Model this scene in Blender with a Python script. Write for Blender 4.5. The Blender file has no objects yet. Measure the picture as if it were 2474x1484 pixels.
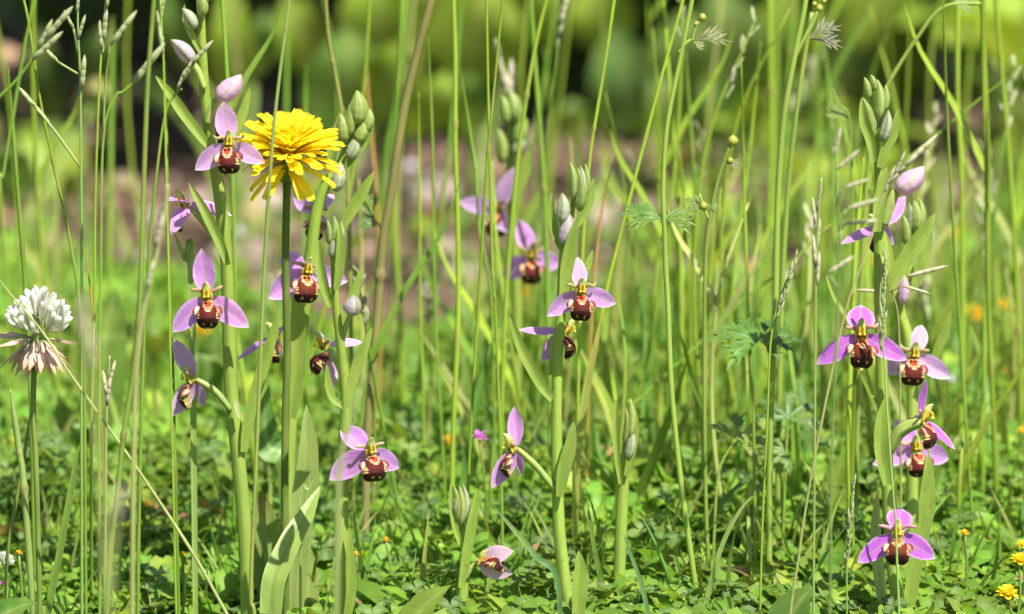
import bpy, math, random
import numpy as np
from mathutils import Vector, Matrix, noise as mnoise

R = math.radians
rng = random.Random(7)
sc = bpy.context.scene
COL = sc.collection

# ---------------------------------------------------------------- camera, world, sun, exposure
CAM_H, CAM_Y, PITCH, LENS = 0.444, -2.0, R(9.0), 196.0
cd = bpy.data.cameras.new('camera'); cam = bpy.data.objects.new('camera', cd); COL.objects.link(cam)
cam.location = (0, CAM_Y, CAM_H); cam.rotation_euler = (R(90) - PITCH, 0, 0)
cd.lens = LENS; cd.sensor_width = 36.0; cd.sensor_fit = 'HORIZONTAL'
cd.clip_start = 0.05; cd.clip_end = 2000
cd.dof.use_dof = True; cd.dof.focus_distance = 2.022; cd.dof.aperture_fstop = 9.0; cd.dof.aperture_blades = 7
sc.camera = cam

SUN_AZ, SUN_EL = R(34), R(56)          # sun to the right behind the photographer, high
S = Vector((math.cos(SUN_EL) * math.sin(SUN_AZ), -math.cos(SUN_EL) * math.cos(SUN_AZ), math.sin(SUN_EL)))
w = bpy.data.worlds.new('World'); sc.world = w; w.use_nodes = True
nt = w.node_tree; bg = nt.nodes['Background']
sky = nt.nodes.new('ShaderNodeTexSky'); sky.sky_type = 'NISHITA'; sky.sun_disc = False
sky.sun_elevation = SUN_EL; sky.sun_rotation = math.atan2(S.x, S.y)
nt.links.new(sky.outputs[0], bg.inputs[0]); bg.inputs[1].default_value = 0.08
sl = bpy.data.lights.new('sun', 'SUN'); so = bpy.data.objects.new('sun', sl); COL.objects.link(so)
sl.energy = 5.0; sl.angle = R(0.5); sl.color = (1.0, 0.955, 0.87)
so.rotation_euler = S.to_track_quat('Z', 'Y').to_euler(); so.location = S * 6
sc.view_settings.view_transform = 'Standard'; sc.view_settings.look = 'None'
sc.view_settings.gamma = 1.0; sc.view_settings.exposure = 0.92
sc.cycles.max_bounces = 8; sc.cycles.transmission_bounces = 4; sc.cycles.transparent_max_bounces = 8

# ---------------------------------------------------------------- helpers
_R = cam.rotation_euler.to_matrix()
def px(x, y, Y=0.0):
    """photo point (2474 x 1484 grid) on the upright plane at depth Y (metres behind the front orchids)"""
    k = 36.0 / 2474.0 / LENS
    d = _R @ Vector(((x - 1237) * k, (742 - y) * k, -1.0))
    t = (Y - CAM_Y) / d.y
    return Vector(cam.location) + d * t
def mpp(Y=0.0):
    return 36.0 / 2474.0 / LENS * (Y - CAM_Y) * 1.012
def hgt(x, y):
    """height of the ground"""
    a = 0.006 * math.sin(3.1 * x + 1.3) * math.sin(2.3 * y + .4) + 0.004 * math.sin(7.7 * x + 5.1 * y)
    return a + 0.003 * math.sin(19 * x - 13 * y + 1.1)

def cr(pts, n):
    """Catmull-Rom through pts, n samples per span"""
    P = [Vector(p) for p in pts]
    if len(P) == 2: return [P[0].lerp(P[1], i / n) for i in range(n + 1)]
    Q = [P[0] * 2 - P[1]] + P + [P[-1] * 2 - P[-2]]
    out = []
    for i in range(1, len(Q) - 2):
        a, b, c, d = Q[i - 1:i + 3]
        for j in range(n):
            t = j / n
            out.append(0.5 * ((2 * b) + (c - a) * t + (2 * a - 5 * b + 4 * c - d) * t * t + (3 * b - a - 3 * c + d) * t ** 3))
    out.append(P[-1].copy())
    return out

class MB:
    def __init__(s): s.v = []; s.f = []; s.c = []
    def add(s, v, f, c):
        o = len(s.v); s.v += v; s.f += [tuple(i + o for i in q) for q in f]
        s.c += c if isinstance(c, list) else [c] * len(v)
        return s
    def mesh(s, name, mat, smooth=True, origin=None, inv=None):
        v = s.v
        if origin is not None: v = [p - origin for p in v]
        if inv is not None: v = [inv @ p for p in v]
        me = bpy.data.meshes.new(name); me.from_pydata([tuple(p) for p in v], [], s.f)
        at = me.color_attributes.new('Col', 'FLOAT_COLOR', 'POINT')
        at.data.foreach_set('color', np.array([(c[0], c[1], c[2], 1) for c in s.c], dtype=np.float32).ravel())
        if smooth: me.polygons.foreach_set('use_smooth', [True] * len(me.polygons))
        me.materials.append(mat); me.update()
        return me

def lerp3(a, b, t): return tuple(a[i] + (b[i] - a[i]) * t for i in range(3))
def mul3(a, k): return tuple(x * k for x in a)
def jit(c, r, a=.12):
    k = 1 + r.uniform(-a, a); g = r.uniform(-a, a) * .5
    return (c[0] * k * (1 + g), c[1] * k, c[2] * k * (1 - g))

def tube(P, rad, n=8, col=(.2, .3, .05), ribs=0, cap=True, flat=1.0, nh=None):
    """P: points, rad: radius function(t) or number, col: colour or function(t, angle)"""
    V = []; F = []; C = []
    N = len(P)
    T = [(P[min(i + 1, N - 1)] - P[max(i - 1, 0)]).normalized() for i in range(N)]
    u = nh.copy() if nh is not None else Vector((0, -1, 0.05))
    if abs(u.dot(T[0])) > .95: u = Vector((1, 0, 0.1))
    u = (u - T[0] * u.dot(T[0])).normalized()
    for i in range(N):
        u = (u - T[i] * u.dot(T[i])).normalized(); wv = T[i].cross(u)
        t = i / (N - 1); r = rad(t) if callable(rad) else rad
        for j in range(n):
            a = 2 * math.pi * j / n
            rr = r * (1 + (0.09 * math.cos(ribs * a) if ribs else 0))
            V.append(P[i] + u * (math.cos(a) * rr * flat) + wv * (math.sin(a) * rr))
            C.append(col(t, a) if callable(col) else col)
    for i in range(N - 1):
        for j in range(n):
            k = (j + 1) % n
            F.append((i * n + j, i * n + k, (i + 1) * n + k, (i + 1) * n + j))
    if cap:
        F.append(tuple(range(n))[::-1]); F.append(tuple((N - 1) * n + j for j in range(n)))
    return V, F, C

def blade(P, width, nh, cup=.25, nv=5, col=(.15, .25, .04), wave=0.0, twist=0.0, edge=0.0, seed=0):
    """a leaf or petal sheet along P; width(t); nh: the way its upper face looks; cup lifts the margins"""
    V = []; F = []; C = []; N = len(P)
    for i in range(N):
        T = (P[min(i + 1, N - 1)] - P[max(i - 1, 0)]).normalized()
        t = i / (N - 1)
        n = nh(t) if callable(nh) else nh
        n = (n - T * n.dot(T)).normalized(); s_ = T.cross(n)
        if twist:
            q = Matrix.Rotation(twist * t, 3, T); n = q @ n; s_ = q @ s_
        wd = width(t)
        for j in range(nv):
            s = -1 + 2 * j / (nv - 1)
            lift = cup * abs(s) ** 1.4 - edge * max(0, abs(s) - .6)
            lift += wave * math.sin(9 * t + 2.2 * s + seed) * abs(s)
            V.append(P[i] + s_ * (s * wd / 2) + n * (lift * wd / 2))
            C.append(col(t, s) if callable(col) else col)
    for i in range(N - 1):
        for j in range(nv - 1):
            F.append((i * nv + j, i * nv + j + 1, (i + 1) * nv + j + 1, (i + 1) * nv + j))
    return V, F, C

def obj(name, me, parent=None, loc=(0, 0, 0), rot=None, scale=None):
    o = bpy.data.objects.new(name, me); COL.objects.link(o)
    if parent is not None: o.parent = parent
    o.location = loc
    if rot is not None: o.rotation_euler = rot
    if scale is not None: o.scale = (scale,) * 3 if not hasattr(scale, '__len__') else scale
    return o
def tag(o, label=None, cat=None, group=None, kind=None):
    if label: o['label'] = label
    if cat: o['category'] = cat
    if group: o['group'] = group
    if kind: o['kind'] = kind
    return o
def thing(name, loc, label, cat, group=None):
    o = bpy.data.objects.new(name, None); COL.objects.link(o); o.location = loc
    o.empty_display_size = .01
    return tag(o, label, cat, group)
def part(name, mb, mat, root, smooth=True):
    return obj(name, mb.mesh(name, mat, smooth, origin=Vector(root.location)), root)

# ---------------------------------------------------------------- materials
def mat_base(name):
    m = bpy.data.materials.new(name); m.use_nodes = True
    t = m.node_tree; t.nodes.clear(); return m, t, t.nodes, t.links
def veg(name, rough=.5, trans=.35, spec=.35, nscale=220, namp=.22, tcol=(1.25, 1.15, .6), bump=.0, sheen=0, obvar=.12, stretch=(1, 1, 1), specks=0):
    m, t, N, L = mat_base(name)
    at = N.new('ShaderNodeAttribute'); at.attribute_name = 'Col'
    tc = N.new('ShaderNodeTexCoord'); mp = N.new('ShaderNodeMapping'); L.new(tc.outputs['Object'], mp.inputs[0])
    mp.inputs['Scale'].default_value = stretch
    no = N.new('ShaderNodeTexNoise'); no.inputs['Scale'].default_value = nscale; no.inputs['Detail'].default_value = 4
    L.new(mp.outputs[0], no.inputs['Vector'])
    oi = N.new('ShaderNodeObjectInfo')
    mr = N.new('ShaderNodeMapRange'); mr.inputs[3].default_value = 1 - namp; mr.inputs[4].default_value = 1 + namp
    mr.inputs[1].default_value = .3; mr.inputs[2].default_value = .7
    L.new(no.outputs[0], mr.inputs[0])
    m2 = N.new('ShaderNodeMapRange'); m2.inputs[3].default_value = 1 - obvar; m2.inputs[4].default_value = 1 + obvar
    L.new(oi.outputs['Random'], m2.inputs[0])
    mm = N.new('ShaderNodeMath'); mm.operation = 'MULTIPLY'; L.new(mr.outputs[0], mm.inputs[0]); L.new(m2.outputs[0], mm.inputs[1])
    vm = N.new('ShaderNodeVectorMath'); vm.operation = 'SCALE'; L.new(at.outputs['Color'], vm.inputs[0]); L.new(mm.outputs[0], vm.inputs['Scale'])
    if specks:                                                  # brown flecks and scars
        n2 = N.new('ShaderNodeTexNoise'); n2.inputs['Scale'].default_value = 420; n2.inputs['Detail'].default_value = 3; L.new(tc.outputs['Object'], n2.inputs['Vector'])
        q = N.new('ShaderNodeMapRange'); q.inputs[1].default_value = .66; q.inputs[2].default_value = .74; q.inputs[4].default_value = specks; L.new(n2.outputs[0], q.inputs[0])
        mi = N.new('ShaderNodeMix'); mi.data_type = 'RGBA'; mi.inputs[7].default_value = (.20, .13, .05, 1)
        L.new(q.outputs[0], mi.inputs[0]); L.new(vm.outputs[0], mi.inputs[6])
        n3 = N.new('ShaderNodeTexNoise'); n3.inputs['Scale'].default_value = 45; L.new(tc.outputs['Object'], n3.inputs['Vector'])
        q3 = N.new('ShaderNodeMapRange'); q3.inputs[1].default_value = .45; q3.inputs[2].default_value = .75; q3.inputs[4].default_value = .45; L.new(n3.outputs[0], q3.inputs[0])
        m3 = N.new('ShaderNodeMix'); m3.data_type = 'RGBA'; m3.inputs[7].default_value = (.40, .42, .10, 1)
        L.new(q3.outputs[0], m3.inputs[0]); L.new(mi.outputs[2], m3.inputs[6])
        class _o: outputs = [m3.outputs[2]]
        vm = _o
    p = N.new('ShaderNodeBsdfPrincipled'); L.new(vm.outputs[0], p.inputs['Base Color'])
    p.inputs['Roughness'].default_value = rough; p.inputs['Specular IOR Level'].default_value = spec
    if sheen: p.inputs['Sheen Weight'].default_value = sheen; p.inputs['Sheen Roughness'].default_value = .4
    if bump:
        bp = N.new('ShaderNodeBump'); bp.inputs['Strength'].default_value = bump; bp.inputs['Distance'].default_value = .0008
        L.new(no.outputs[0], bp.inputs['Height']); L.new(bp.outputs[0], p.inputs['Normal'])
    o = N.new('ShaderNodeOutputMaterial')
    if trans > 0:
        tr = N.new('ShaderNodeBsdfTranslucent')
        v2 = N.new('ShaderNodeVectorMath'); v2.operation = 'MULTIPLY'; v2.inputs[1].default_value = tcol
        L.new(vm.outputs[0], v2.inputs[0]); L.new(v2.outputs[0], tr.inputs[0])
        mx = N.new('ShaderNodeMixShader'); mx.inputs[0].default_value = trans
        L.new(p.outputs[0], mx.inputs[1]); L.new(tr.outputs[0], mx.inputs[2]); L.new(mx.outputs[0], o.inputs[0])
    else: L.new(p.outputs[0], o.inputs[0])
    return m

M_STEM = veg('orchid stem', .42, .22, .4, 260, .12, stretch=(1, 1, .25), bump=.15, specks=.6)
M_BRACT = veg('orchid bract', .42, .38, .4, 300, .14, stretch=(1, 1, .3), bump=.2, specks=.6)
M_SEPAL = veg('sepal', .5, .42, .3, 900, .10, tcol=(1.1, .95, 1.1), bump=.25, obvar=.05)
M_LIP = veg('velvet lip', .7, 0, .2, 1500, .3, sheen=.06, obvar=.06, bump=.3)
M_COLUMN = veg('column', .4, .25, .4, 500, .15, obvar=.06)
M_GRASS = veg('grass stem', .45, .22, .4, 160, .16, stretch=(1, 1, .15), obvar=.24, specks=.5)
M_SPIKE = veg('spikelet', .55, .35, .3, 500, .2, obvar=.12)
M_LEAF = veg('leaf', .45, .42, .4, 140, .22, bump=.25, obvar=.18, specks=.6)
M_COVER = veg('ground cover', .5, .48, .3, 60, .28, obvar=.0)
M_RAY = veg('yellow ray', .55, .45, .15, 400, .05, tcol=(1.02, 1.0, .8), obvar=.05)
M_FLORET = veg('clover floret', .5, .4, .3, 600, .1, tcol=(1, 1, .95), obvar=.08)
M_STONE = veg('stone', .85, 0, .3, 60, .3, bump=.6, obvar=.2)
M_DRY = veg('dry leaf', .7, .2, .2, 120, .35, tcol=(1.1, .9, .6), bump=.4)

def soil_mat():
    m, t, N, L = mat_base('soil')
    tc = N.new('ShaderNodeTexCoord')
    a = N.new('ShaderNodeTexNoise'); a.inputs['Scale'].default_value = 9; a.inputs['Detail'].default_value = 8; a.inputs['Roughness'].default_value = .65
    b = N.new('ShaderNodeTexNoise'); b.inputs['Scale'].default_value = 120; b.inputs['Detail'].default_value = 6
    v = N.new('ShaderNodeTexVoronoi'); v.inputs['Scale'].default_value = 70
    for n in (a, b, v): L.new(tc.outputs['Object'], n.inputs['Vector'])
    r = N.new('ShaderNodeValToRGB'); e = r.color_ramp.elements
    e[0].position = .40; e[0].color = (.045, .03, .022, 1); e[1].position = .64; e[1].color = (.20, .13, .088, 1)
    L.new(a.outputs[0], r.inputs[0])
    r2 = N.new('ShaderNodeValToRGB'); e = r2.color_ramp.elements
    e[0].position = .3; e[0].color = (.6, .6, .6, 1); e[1].position = .7; e[1].color = (1.25, 1.22, 1.2, 1)
    L.new(b.outputs[0], r2.inputs[0])
    mu = N.new('ShaderNodeMix'); mu.data_type = 'RGBA'; mu.blend_type = 'MULTIPLY'; mu.inputs[0].default_value = 1
    L.new(r.outputs[0], mu.inputs[6]); L.new(r2.outputs[0], mu.inputs[7])
    p = N.new('ShaderNodeBsdfPrincipled'); p.inputs['Roughness'].default_value = .92; p.inputs['Specular IOR Level'].default_value = .2
    L.new(mu.outputs[2], p.inputs['Base Color'])
    ad = N.new('ShaderNodeMath'); ad.operation = 'ADD'; L.new(b.outputs[0], ad.inputs[0]); L.new(v.outputs[0], ad.inputs[1])
    bp = N.new('ShaderNodeBump'); bp.inputs['Strength'].default_value = .8; bp.inputs['Distance'].default_value = .006
    L.new(ad.outputs[0], bp.inputs['Height']); L.new(bp.outputs[0], p.inputs['Normal'])
    o = N.new('ShaderNodeOutputMaterial'); L.new(p.outputs[0], o.inputs[0])
    return m
M_SOIL = soil_mat()
# ---------------------------------------------------------------- ground
def build_ground():
    xs = [-600, -120, -30, -8, -3] + [-1.6 + .04 * i for i in range(81)] + [3, 8, 30, 120, 600]
    ys = [-600, -120, -30, -8, -3] + [-1.6 + .04 * i for i in range(136)] + [6, 12, 40, 150, 600]
    mb = MB()
    V = []
    for y in ys:
        for x in xs:
            near = abs(x) < 2 and -2 < y < 4.2
            z = hgt(x, y) if near else 0
            if near: z += .008 * mnoise.noise((x * 12, y * 12, 3))
            V.append(Vector((x, y, z)))
    n = len(xs)
    F = [(j * n + i, j * n + i + 1, (j + 1) * n + i + 1, (j + 1) * n + i) for j in range(len(ys) - 1) for i in range(n - 1)]
    mb.add(V, F, (.3, .2, .14))
    o = obj('ground', mb.mesh('ground', M_SOIL)); o['kind'] = 'structure'
build_ground()

def npmesh(name, V, F, C, mat, smooth=True):
    """V (n,3), F (m,k) all faces k corners, C (n,3)"""
    me = bpy.data.meshes.new(name)
    n, m, k = len(V), len(F), F.shape[1]
    me.vertices.add(n); me.vertices.foreach_set('co', V.astype(np.float32).ravel())
    me.loops.add(m * k); me.loops.foreach_set('vertex_index', F.astype(np.int32).ravel())
    me.polygons.add(m); me.polygons.foreach_set('loop_start', np.arange(0, m * k, k, dtype=np.int32))
    me.polygons.foreach_set('loop_total', np.full(m, k, dtype=np.int32))
    at = me.color_attributes.new('Col', 'FLOAT_COLOR', 'POINT')
    at.data.foreach_set('color', np.concatenate([C, np.ones((n, 1))], 1).astype(np.float32).ravel())
    me.polygons.foreach_set('use_smooth', np.full(m, smooth))
    me.materials.append(mat); me.update(); me.validate()
    return me

def leaflet_tpl(L=1., Wd=.8, notch=.1, nu=4):
    """obcordate leaflet from the origin along +x, in the xy plane, folded a little"""
    mb = MB(); P = [Vector((L * i / nu, 0, .10 * math.sin(math.pi * i / nu) - .12 * (i / nu) ** 2)) for i in range(nu + 1)]
    prof = [.10, .55, .92, 1.0, .62] if nu == 4 else None
    V, F, C = blade(P, lambda t: Wd * np.interp(t, [0, .25, .5, .75, 1], prof), Vector((0, 0, 1)), cup=.3, nv=3)
    V[-2] = V[-2] - Vector((notch * L, 0, 0))
    return V, F
def trefoil_tpl():
    V, F = leaflet_tpl(); OV = []; OF = []; S_ = []
    for k in range(3):
        q = Matrix.Rotation(R(120 * k + 8 * (k - 1)), 3, 'Z'); o = len(OV)
        OV += [q @ Matrix.Rotation(R(-12), 3, 'Y') @ v for v in V]; OF += [tuple(i + o for i in f) for f in F]
        S_ += [abs(v.y) for v in V]
    return np.array([tuple(v) for v in OV]), np.array(OF), np.array(S_)
TV, TF, TS = trefoil_tpl()

def rotmats(az, tilt, ta):
    """n rotation matrices: spin az about z, then lean by tilt towards direction ta"""
    c, s = np.cos(az), np.sin(az); z = np.zeros_like(c); o = np.ones_like(c)
    A = np.stack([np.stack([c, -s, z], -1), np.stack([s, c, z], -1), np.stack([z, z, o], -1)], 1)
    kx, ky = -np.sin(ta), np.cos(ta); ct, st = np.cos(tilt), np.sin(tilt); v = 1 - ct
    B = np.stack([np.stack([ct + kx * kx * v, kx * ky * v, ky * st], -1),
                  np.stack([kx * ky * v, ct + ky * ky * v, -kx * st], -1),
                  np.stack([-ky * st, kx * st, ct], -1)], 1)
    return B @ A

def hg(x, y):
    return 0.006 * np.sin(3.1 * x + 1.3) * np.sin(2.3 * y + .4) + 0.004 * np.sin(7.7 * x + 5.1 * y) + 0.003 * np.sin(19 * x - 13 * y + 1.1)

def back_edge(x):
    """how far back the meadow reaches; behind it lies bare soil"""
    return np.interp(x, [-1.5, -.30, -.22, -.12, 0, .12, .2, .3, 1.5], [.80, .74, .68, .50, .54, .62, .76, 1.0, 1.1]) + .05 * np.sin(23 * x) + .04 * np.sin(41 * x + 1)

def scatter(n, x0, x1, y0, y1, g, extra=0.0):
    x = g.uniform(x0, x1, n); y = g.uniform(y0, y1, n)
    d = (back_edge(x) + extra - y)
    keep = g.uniform(0, 1, n) < np.clip(.5 + d / .36, 0, 1)
    return x[keep], y[keep]

def patch(x, y, s, seed):
    """slow variation over the ground, 0..1"""
    return .5 + .25 * np.sin(s * x + seed) * np.cos(s * 1.3 * y + 2 * seed) + .25 * np.sin(s * 2.1 * y - s * .9 * x + 3 * seed)

def low(y):
    """the carpet is trodden shorter towards the front"""
    return np.clip(.15 + y / .16 * .85, .15, 1.0)

def instances(tv, tf, ts, x, y, z, size, az, tilt, ta, base, g, var=.25, edge=.12):
    n = len(x); k = len(tv)
    M = rotmats(az, tilt, ta)
    V = np.einsum('nij,kj->nki', M, tv) * size[:, None, None] + np.stack([x, y, z], -1)[:, None, :]
    F = (tf[None] + (np.arange(n) * k)[:, None, None]).reshape(-1, tf.shape[1])
    cc = base * (1 + g.uniform(-var, var, (n, 1))) * (1 + g.uniform(-.12, .12, (n, 3)) * np.array([1.2, .4, 1.0]))
    C = cc[:, None, :] * (1 - edge + 2 * edge * (ts[None, :, None] < .05))
    return V.reshape(-1, 3), F, C.reshape(-1, 3)

def ground_cover():
    g = np.random.default_rng(5)
    # clover and medick leaves
    parts = []
    for (n, x0, x1, y0, y1, s0, s1) in ((13000, -.27, .27, -.2, .22, .0042, .0112), (19000, -.34, .36, .2, 1.35, .0060, .0145),
                                        (5500, -1.3, -.27, -.6, 1.4, .008, .014), (5500, .27, 1.3, -.6, 1.5, .008, .014), (3000, -.6, .6, -1.1, -.3, .007, .013)):
        x, y = scatter(n, x0, x1, y0, y1, g)
        n = len(x); pt = patch(x, y, 17, 1.2)
        z = hg(x, y) + .004 + (g.uniform(0, 1, n) ** .8) * (.010 + .022 * pt) * low(y)
        size = g.uniform(s0, s1, n) * (.75 + .5 * patch(x, y, 29, .4))
        col = np.where(g.uniform(0, 1, (n, 1)) < .13, np.array([[.31, .42, .05]]), np.array([[.185, .335, .04]]))
        col = col * (.75 + .5 * patch(x, y, 9, 2.2))[:, None]
        parts.append(instances(TV, TF, TS, x, y, z, size, g.uniform(0, 6.28, n), g.uniform(.1, .95, n), g.normal(-1.2, 1.0, n), col, g))
    def join(parts):
        V, F, C, o = [], [], [], 0
        for a, b, c in parts: V.append(a); F.append(b + o); C.append(c); o += len(a)
        return np.concatenate(V), np.concatenate(F), np.concatenate(C)
    o = obj('clover_ground_cover', npmesh('clover_ground_cover', *join(parts), M_COVER))
    tag(o, 'dense low green clover leaves carpeting the ground under the orchids', 'ground cover', kind='stuff')
    # short grass blades
    nu = 5; P = [Vector((.30 * (i / nu) ** 2, 0, i / nu * (1 - .12 * (i / nu)))) for i in range(nu + 1)]
    bv, bf, _ = blade(P, lambda t: .042 * (1 - t ** 2.2) + .003, Vector((-1, 0, .3)), cup=.35, nv=3)
    bv = np.array([tuple(v) for v in bv]); bf = np.array(bf)
    parts = []
    for (n, x0, x1, y0, y1, h0, h1) in ((1700, -.27, .27, .02, .3, .02, .055), (1500, -.36, .1, .2, 1.0, .03, .08), (1500, -.02, .4, .12, 1.2, .04, .12), (2000, -1.3, -.3, -.6, 1.3, .04, .1), (2000, .36, 1.3, -.6, 1.4, .04, .1)):
        x, y = scatter(n, x0, x1, y0, y1, g, -.02); n = len(x)
        col = np.where(g.uniform(0, 1, (n, 1)) < .5, np.array([[.30, .37, .08]]), np.array([[.17, .31, .045]]))
        parts.append(instances(bv, bf, np.ones(len(bv)), x, y, hg(x, y) - .002, g.uniform(h0, h1, n), g.uniform(0, 6.28, n), g.uniform(0, .5, n), g.uniform(0, 6.28, n), col, g, .25, .0))
    o = obj('short_grass', npmesh('short_grass', *join(parts), M_COVER))
    tag(o, 'short green grass blades growing through the clover carpet', 'grass', kind='stuff')
    # moss-like fine leafy sprigs
    nu = 4; P = [Vector((i / nu, 0, .25 * math.sin(2.4 * i / nu))) for i in range(nu + 1)]
    lv, lf, _ = blade(P, lambda t: .34 * math.sin(math.pi * min(.98, t * .86 + .10)), Vector((0, 0, 1)), cup=.25, nv=3)
    lv = np.array([tuple(v) for v in lv]); lf = np.array(lf)
    parts = []
    for (n, x0, x1, y0, y1, s0, s1) in ((6500, -.27, .27, -.3, .2, .006, .017), (6500, -.36, .4, .2, 1.35, .008, .022), (420, -.27, .27, .02, .25, .016, .030), (1500, -.36, .4, .2, 1.2, .016, .034)):
        x, y = scatter(n, x0, x1, y0, y1, g); n = len(x)
        col = np.where(g.uniform(0, 1, (n, 1)) < .35, np.array([[.19, .27, .045]]), np.array([[.17, .31, .04]]))
        col = np.where(g.uniform(0, 1, (n, 1)) < .07, np.array([[.38, .25, .12]]), col)
        z = hg(x, y) + .002 + g.uniform(0, 1, n) * (.008 + .022 * patch(x, y, 21, 4.2)) * low(y)
        parts.append(instances(lv, lf, np.ones(len(lv)), x, y, z, g.uniform(s0, s1, n), g.uniform(0, 6.28, n), g.uniform(-.4, .9, n), g.uniform(0, 6.28, n), col, g, .3, .0))
    o = obj('leafy_undergrowth', npmesh('leafy_undergrowth', *join(parts), M_COVER))
    tag(o, 'fine mixed leafy undergrowth between the clover leaves', 'undergrowth', kind='stuff')
    # fallen bits and crumbs on the bare soil
    ico = np.array([(1, 0, 0), (-1, 0, 0), (0, 1, 0), (0, -1, 0), (0, 0, 1), (0, 0, -1)]) * np.array([1, .8, .6])
    icf = np.array([(0, 2, 4), (2, 1, 4), (1, 3, 4), (3, 0, 4), (2, 0, 5), (1, 2, 5), (3, 1, 5), (0, 3, 5)])
    n = 4200; x = g.uniform(-.9, .9, n); y = g.uniform(.6, 2.6, n)
    col = np.where(g.uniform(0, 1, (n, 1)) < .1, np.array([[.46, .38, .31]]), np.array([[.25, .165, .12]]))
    V, F, C = instances(ico, icf, np.ones(6), x, y, hg(x, y) + .002, g.uniform(.002, .013, n) * (.4 + g.uniform(0, 1, n) ** 3), g.uniform(0, 6.28, n), g.uniform(0, 1, n), g.uniform(0, 6.28, n), col, g, .4, 0)
    o = obj('soil_crumbs', npmesh('soil_crumbs', V, F, C, M_STONE, False))
    tag(o, 'loose brown soil crumbs and grit on the bare earth', 'soil', kind='stuff')
ground_cover()
# ---------------------------------------------------------------- bee orchids
G_STEM = (.28, .42, .045); G_BRACT = (.27, .40, .055); G_PALE = (.50, .58, .24)
def stem_path(pts, Y, base=None):
    """photo points top to bottom, carried on down into the soil"""
    P = [px(x, y, Y) for x, y in pts]
    if P[-1].z > hgt(P[-1].x, Y):
        d = (P[-1] - P[-2]).normalized(); d = Vector((d.x * .5, 0, min(d.z, -.4))).normalized()
        k = (P[-1].z + .006 - hgt(P[-1].x, Y)) / -d.z
        P.append(P[-1] + d * k)
    else: P[-1].z = hgt(P[-1].x, Y) - .006
    return P

def lip_mesh(k):
    r = random.Random(40 + k); mb = MB(); nt_, na = 44, 44
    cu, cv, cw, sx_, sv_, ss_ = r.uniform(.38, .48), r.uniform(.175, .235), r.uniform(6.5, 10), r.uniform(.28, .44), r.uniform(.80, .87), r.uniform(.5, 1.2); wid = r.uniform(.94, 1.06); k = k % 3
    V = []; F = []; C = []
    deep = [(.105, .009, .005), (.13, .020, .005), (.085, .007, .005)][k]; spec = [(.45, .045, .022), (.42, .10, .022), (.40, .04, .025)][k]
    cream = (.80, .66, .30)
    for i in range(nt_ + 1):
        v = i / nt_
        zz = 4.7 - 9.4 * v
        th = math.pi * v
        rx = np.interp(v, [0, .05, .15, .3, .5, .68, .82, .92, .97, 1], [.9, 1.7, 2.4, 3.1, 3.75, 4.0, 3.75, 2.9, 1.9, .1])
        rf = np.interp(v, [0, .05, .15, .3, .5, .68, .82, .92, .97, 1], [.3, .9, 1.4, 2.2, 2.9, 3.1, 2.8, 1.9, 1.0, .1])
        yo = np.interp(v, [0, .3, .7, 1], [-.2, -.9, -.6, 1.0])
        for j in range(na):
            a = 2 * math.pi * j / na
            x = rx * wid * math.sin(a); y = -(rf if math.cos(a) > 0 else rf * .45) * math.cos(a) + yo
            V.append(Vector((x, y, zz)) * .001)
            front = math.cos(a) > -.15
            u = x / 4.0
            c = lerp3(deep, (.022, .005, .005), max(0, min(1, (v - .48) / .3)) * .9)
            c = lerp3(c, (.05, .008, .008), max(0, abs(u) - .55) * 1.2)
            # red patch at the throat inside two cream lines
            ru = u / cu; rv = (v - .13) / cv
            d = math.hypot(ru, rv) if rv > 0 else abs(ru)
            wv = .10 * math.cos(u * cw)                       # the collar's scalloped lower edge
            if d < .86: c = spec
            elif d < .96: c = cream
            elif d < 1.2: c = (.30, .08, .05)
            elif d < 1.31 + wv * .8 and v < .58: c = cream
            if abs(u) > .74 and .44 < v < .66 and math.sin(v * 60) > -.5: c = (.62, .45, .16)
            for sx in (-1, 1):
                if math.hypot((u - sx * sx_) / (.085 * ss_), (v - sv_ - .01 * sx) / (.045 * ss_)) < 1: c = (.66, .50, .14)
            if v > .955: c = (.60, .42, .25)
            if not front: c = (.34, .30, .08)
            if v < .05: c = (.5, .42, .1)
            C.append(c)
    for i in range(nt_):
        for j in range(na):
            F.append((i * na + j, (i + 1) * na + j, (i + 1) * na + (j + 1) % na, i * na + (j + 1) % na))
    mb.add(V, F, C)
    for sx in (-1, 1):                                         # hairy side lobes
        P = cr([Vector((sx * 2.5, .2, 1.6)) * .001, Vector((sx * 3.7, -.4, 1.5)) * .001, Vector((sx * 4.3, -1.2, .4)) * .001, Vector((sx * 4.2, -1.5, -.5)) * .001], 3)
        mb.add(*tube(P, lambda t: .00105 * (1 - .75 * t ** 3) * (.8 + .5 * math.sin(3 * t)), 8,
                     lambda t, a: (.62, .40, .28) if math.sin(a * 2 + 1) > -.1 or t > .85 else (.17, .03, .02)))
    P = cr([Vector((0, .2, -4.3)) * .001, Vector((0, -.2, -5.0)) * .001, Vector((0, .5, -5.5)) * .001], 3)
    mb.add(*tube(P, lambda t: .0009 * (1 - .8 * t), 6, (.55, .52, .10), flat=.5))
    return mb.mesh('lip', M_LIP)
LIPS = [lip_mesh(k) for k in range(9)]

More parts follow.
